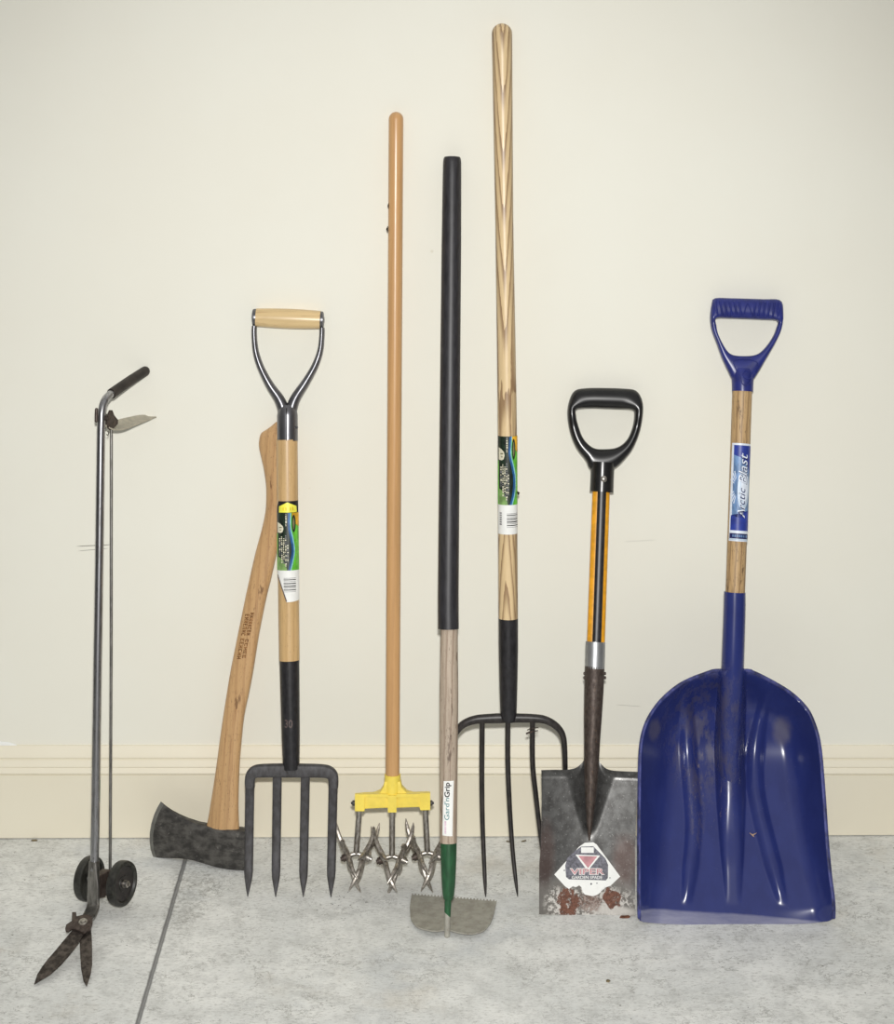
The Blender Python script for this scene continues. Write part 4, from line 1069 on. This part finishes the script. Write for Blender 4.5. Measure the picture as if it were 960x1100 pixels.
    nax = lambda y: lerp(-.002, -.026, (y - 420) / 216)
    sh = shaft('shaft', T, (797.2, 415), (789.3, 645), 10.6, 10.4, M['scoop_wood'], root, n0=nax(415), n1=nax(645), N=10)
    # label
    dc = Decal(wrap(T, lambda y: (lerp(797.2, 789.3, (y - 415) / 230), nax(y)), 10.55 * T.k(793, 530)))
    M['arctic_mid'] = plain('arctic_blue_print', (108, 140, 184), .4, 0, .5, .12, (120, 60, 120)).m
    M['arctic_deep'] = plain('deep_blue_print', (44, 62, 150), .4, 0, .5, .08).m
    M['arctic_pale'] = plain('pale_ice_print', (196, 212, 230), .4, 0, .5, .05).m
    dc.rect(-.9, 476.6, .985, 581.5, 'arctic_white', 0)
    dc.rect(-.72, 478.8, .985, 570, 'arctic_mid', 1)
    dc.rect(-.72, 478.8, .985, 489, 'arctic_deep', 2); dc.poly([(-.72, 488.9), (.985, 488.9), (.985, 512), (.6, 498), (0, 492), (-.5, 490)], 'arctic_deep', 2)
    dc.rect(-.8, 559, .985, 570, 'arctic_deep', 2); dc.poly([(-.78, 554), (.2, 557), (.9, 548), (.95, 559.1), (-.8, 559.1)], 'arctic_deep', 2)
    dc.poly(ell(.3, 526, .58, 22), 'arctic_pale', 2); dc.poly(ell(.42, 524, .36, 15), 'arctic_white', 3)
    for i in range(11):
        a = math.radians(-62 + 12.4 * i); r0, r1 = 9, 17
        x0, y0_ = -.25 - .042 * r0 * math.cos(a), 524 + r0 * 1.15 * math.sin(a); x1, y1_ = -.25 - .042 * r1 * math.cos(a), 524 + r1 * 1.15 * math.sin(a)
        nx_, ny_ = .02 * math.sin(a), .45 * math.cos(a)
        if x1 > -.9: dc.poly([(x0 - nx_, y0_ - ny_), (x0 + nx_, y0_ + ny_), (x1 + nx_ * 2, y1_ + ny_ * 2), (x1 - nx_ * 2, y1_ - ny_ * 2)], 'arctic_white', 3)
    dc.text('Blast', (-.16, 520.5, .66, 487.5), 'arctic_dark', 4, rot=90, shear=.3, bold=.03)
    dc.text('Blast', (-.2, 520, .6, 487), 'arctic_white', 5, rot=90, shear=.3, bold=-.002)
    dc.text('Arctic', (-.2, 556.5, .52, 523.5), 'arctic_white', 4, rot=90, shear=.3, bold=.03)
    dc.text('Arctic', (-.16, 557, .48, 524), 'arctic_dark', 5, rot=90, shear=.3, bold=.0)
    dc.rect(-.78, 570, .985, 573, 'arctic_white', 2); dc.rect(-.84, 573, .985, 578.6, 'arctic_dark', 2)
    rr = random.Random(5); x = -.6
    while x < .8:
        w_ = rr.uniform(.06, .16); dc.rect(x, 574.4, x + w_, 577, 'arctic_mid', 3); x += w_ + .06
    dc.rect(-.84, 578.6, .985, 580.4, 'arctic_pale', 2)
    dc.build('label', root)
    # D grip
    inner = [(768.6, 342.4), (783, 342), (802, 342.6), (820, 343.4), (834.6, 344.6), (833.6, 352), (829.4, 362.3), (821, 374), (811.8, 381), (798, 382.4), (785, 380.6), (777.6, 372.5), (771, 359), (769, 349)]
    outer = [(767, 320.4), (784, 320.3), (802, 320.8), (820, 321.4), (837.6, 322.4), (841, 334), (839.5, 351.5), (833.4, 366.4), (822.6, 385.3), (813, 401.6), (806, 411), (797, 413), (787.5, 409), (782, 399), (775, 384), (769.6, 369), (764, 354), (762.4, 340.6), (764, 327)]
    I, O, TH = dloop(T, inner, outer, (801, 358), lambda a: .013 if math.sin(a) < -.35 else .0105)
    m = MB(); m.ringloft(I, O, TH, 24, 2.6); gr = m.build('grip', gripb, root)
    k = T.k(800, 330)
    m = MB()
    for i in range(14):
        if i in (6, 7): continue
        x = lerp(769.4, 836, i / 13); sl = -1.3 if i < 7 else 1.0
        m.tube(catmull(T.ps([(x - sl, 338.6 + i * .12, .0116), (x, 331 + i * .12, .0142), (x + sl, 323.8 + i * .12, .0116)]), 3), .0019, seg=8, dome0=True, dome1=True)
    m.tube(catmull(T.ps([(799, 338, .0118), (800.6, 331, .0136), (803, 326, .0128), (805.4, 331, .0136), (807, 338, .0118)]), 3), .0011, seg=8)
    m.build('grip_ridges', gripb, gr)
    P = []; r = []
    for y, hw in ((396, 13.5), (404, 12), (412, 11.4), (420.6, 11.2)): P.append(T.p(797.4, y, -.002)); r.append(hw * k)
    m = MB(); m.tube(P, r, [.014, .0178, .0190, .0190], seg=28); m.build('grip_neck', gripb, gr)
    m = MB()
    c0 = T.p(801, 403); rr_ = 4.6 * k
    m.tube([c0 + Vector((rr_ * math.cos(a), rr_ * math.sin(a), .0166)) for a in [2 * math.pi * i / 20 for i in range(20)]], .0009, seg=8, closed=True)
    m.tube(catmull(T.ps([(786.5, 388.5, .0105), (792, 386, .0108), (799.5, 385.2, .0112), (807, 386.4, .0108), (813.5, 389.5, .0105)]), 4), .0009, seg=8)
    m.tube(catmull(T.ps([(787.6, 390, .0108), (791, 398, .0138), (795, 405, .0166), (797, 412, .0176), (801, 413.8, .0174), (805, 411.5, .0160), (807, 406, .0142)]), 4), .0009, seg=8)
    m.tube(catmull(T.ps([(813.6, 390, .0108), (810, 399, .0125), (806.4, 405, .0150)]), 4), .0009, seg=8)
    m.build('emblem', gripb, gr)
    # husk stuck on the bowl
    c1 = T.p(808, 897, height(808, 897) + .0008)
    wc = T.B + T.u * c1.x + T.v * c1.y + T.n * c1.z
    fr = Frame(wc, T.u, T.v); m = MB()
    for a, l in ((.5, .008), (2.6, .006), (-.7, .004)): m.tube([Vector((0, 0, .0004)), Vector((l * .5 * math.cos(a), l * .5 * math.sin(a), .0014)), Vector((l * math.cos(a), l * math.sin(a), .0006))], [.0013, .0009, .0003], seg=8)
    o = m.build('straw_scrap', plain('dry_straw', (190, 160, 140), .7, 0, .3, .1).m); o.matrix_world = fr.matrix()
    tag(o, 'tiny pale straw scrap stuck to the blue scoop bowl right of its middle rib', 'straw')
make_scoop()

# ------------------------------------------------------------------ small bits
def bit_on_floor(name, px, py, outline, th, mat, label, cat, zoff=.0002):
    P = on_floor(px, py); s_ = P.y + D
    pts = [Vector((x / 640, y / 640, th / 2 + zoff)) for x, y in outline]
    o = bevelled(pts, th, th * .3, name, mat, None, (0, 0, 1), 1); o.location = P
    o.rotation_euler = (0, -math.atan(KX), 0)
    return tag(o, label, cat)
rustflake = plain('rust_flake', (116, 78, 62), .8, 0, .2, .2, (300, 300, 300)).m
twig = plain('dry_twig', (122, 110, 84), .8, 0, .2, .2).m
bit_on_floor('rust_flake', 671, 985.5, [(-6, -1.6), (-2, -2.6), (4, -2), (6, .4), (4.4, 3), (0, 2.2), (-4, 2.4)], .0015, rustflake, 'small brown rust flake on the floor at the lower right corner of the spade', 'rust flake')
bit_on_floor('twig_scrap', 547, 904.6, [(-4, .2), (0, -1), (4, .6), (3, 1.8), (0, .4), (-3, 2)], .0015, twig, 'tiny dry twig scrap at the baseboard, between the two full pitchfork tines', 'twig')
bit_on_floor('twig_scrap', 562, 904.4, [(-3, -.8), (1, -.2), (4, 1.8), (2.4, 3), (-1, 1.4)], .0015, twig, 'tiny dry twig scrap at the baseboard, just left of the spade blade', 'twig')
bit_on_floor('grit_lump', 37, 903.4, [(-4, -1), (0, -1.6), (4, -.4), (2, 1.6), (-3, 1.2)], .002, twig, 'dark crumb of grit against the baseboard left of the wheeled shears', 'grit')
bit_on_floor('grit_lump', 653, 1054.4, [(-2, -1.6), (1, -2), (2.4, .4), (0, 2.2), (-2, 1)], .002, twig, 'lone dark speck of grit on open concrete in front of the spade', 'grit')
# white paper scrap on the ledge of the trim at the left edge
A = on_wall(-8, 799.5, .004); m = MB()
z0 = .1627
m.rings([[Vector((x, -.0030, z0)), Vector((x, -.0005, z0)), Vector((x, -.0005, z0 + h)), Vector((x, -.0016, z0 + h))] for x, h in ((-.90, .0064), (-.815, .0064), (-.800, .0058), (-.790, .003), (-.783, .0006))])
tag(m.build('paper_scrap', M['white']), 'white sliver of paper on top of the baseboard at the left edge', 'paper')

# ------------------------------------------------------------------ light, camera
W = bpy.data.worlds.new('room_light'); bpy.context.scene.world = W; W.use_nodes = True
t = W.node_tree; bg = t.nodes['Background']
co = t.nodes.new('ShaderNodeTexCoord'); sp = t.nodes.new('ShaderNodeSeparateXYZ'); mr = t.nodes.new('ShaderNodeMapRange')
t.links.new(co.outputs['Generated'], sp.inputs[0]); t.links.new(sp.outputs[2], mr.inputs[0])
mr.inputs[1].default_value = .0; mr.inputs[2].default_value = 1.0; mr.inputs[3].default_value = .06 * AMB; mr.inputs[4].default_value = 1.0 * AMB
t.links.new(mr.outputs[0], bg.inputs['Strength']); bg.inputs['Color'].default_value = (1, .985, .95, 1)

ld = bpy.data.lights.new('camera_flash', 'SPOT'); ld.shadow_soft_size = .035; ld.energy = FLASH; ld.color = (1, .985, .96)
ld.spot_size = math.radians(60); ld.spot_blend = 1.0; ld.show_cone = False
lo = bpy.data.objects.new('camera_flash', ld); C.objects.link(lo); lo.location = (0.01, -D - .02, H + .16)
d = Vector((-.04, 0, .66)) - lo.location; lo.rotation_euler = d.to_track_quat('-Z', 'Y').to_euler()

cd = bpy.data.cameras.new('camera'); co_ = bpy.data.objects.new('camera', cd); C.objects.link(co_)
co_.location = CAM; co_.rotation_euler = (math.pi / 2, 0, 0)
cd.sensor_fit = 'VERTICAL'; cd.sensor_height = 36; cd.sensor_width = 36; cd.lens = F / 1100 * 36
cd.shift_x = 0; cd.shift_y = -(550 - YH) / 1100
cd.clip_start = .05
sc = bpy.context.scene; sc.camera = co_
vs = sc.view_settings; vs.view_transform = 'Standard'; vs.look = 'None'; vs.exposure = 0; vs.gamma = 1; vs.use_curve_mapping = False
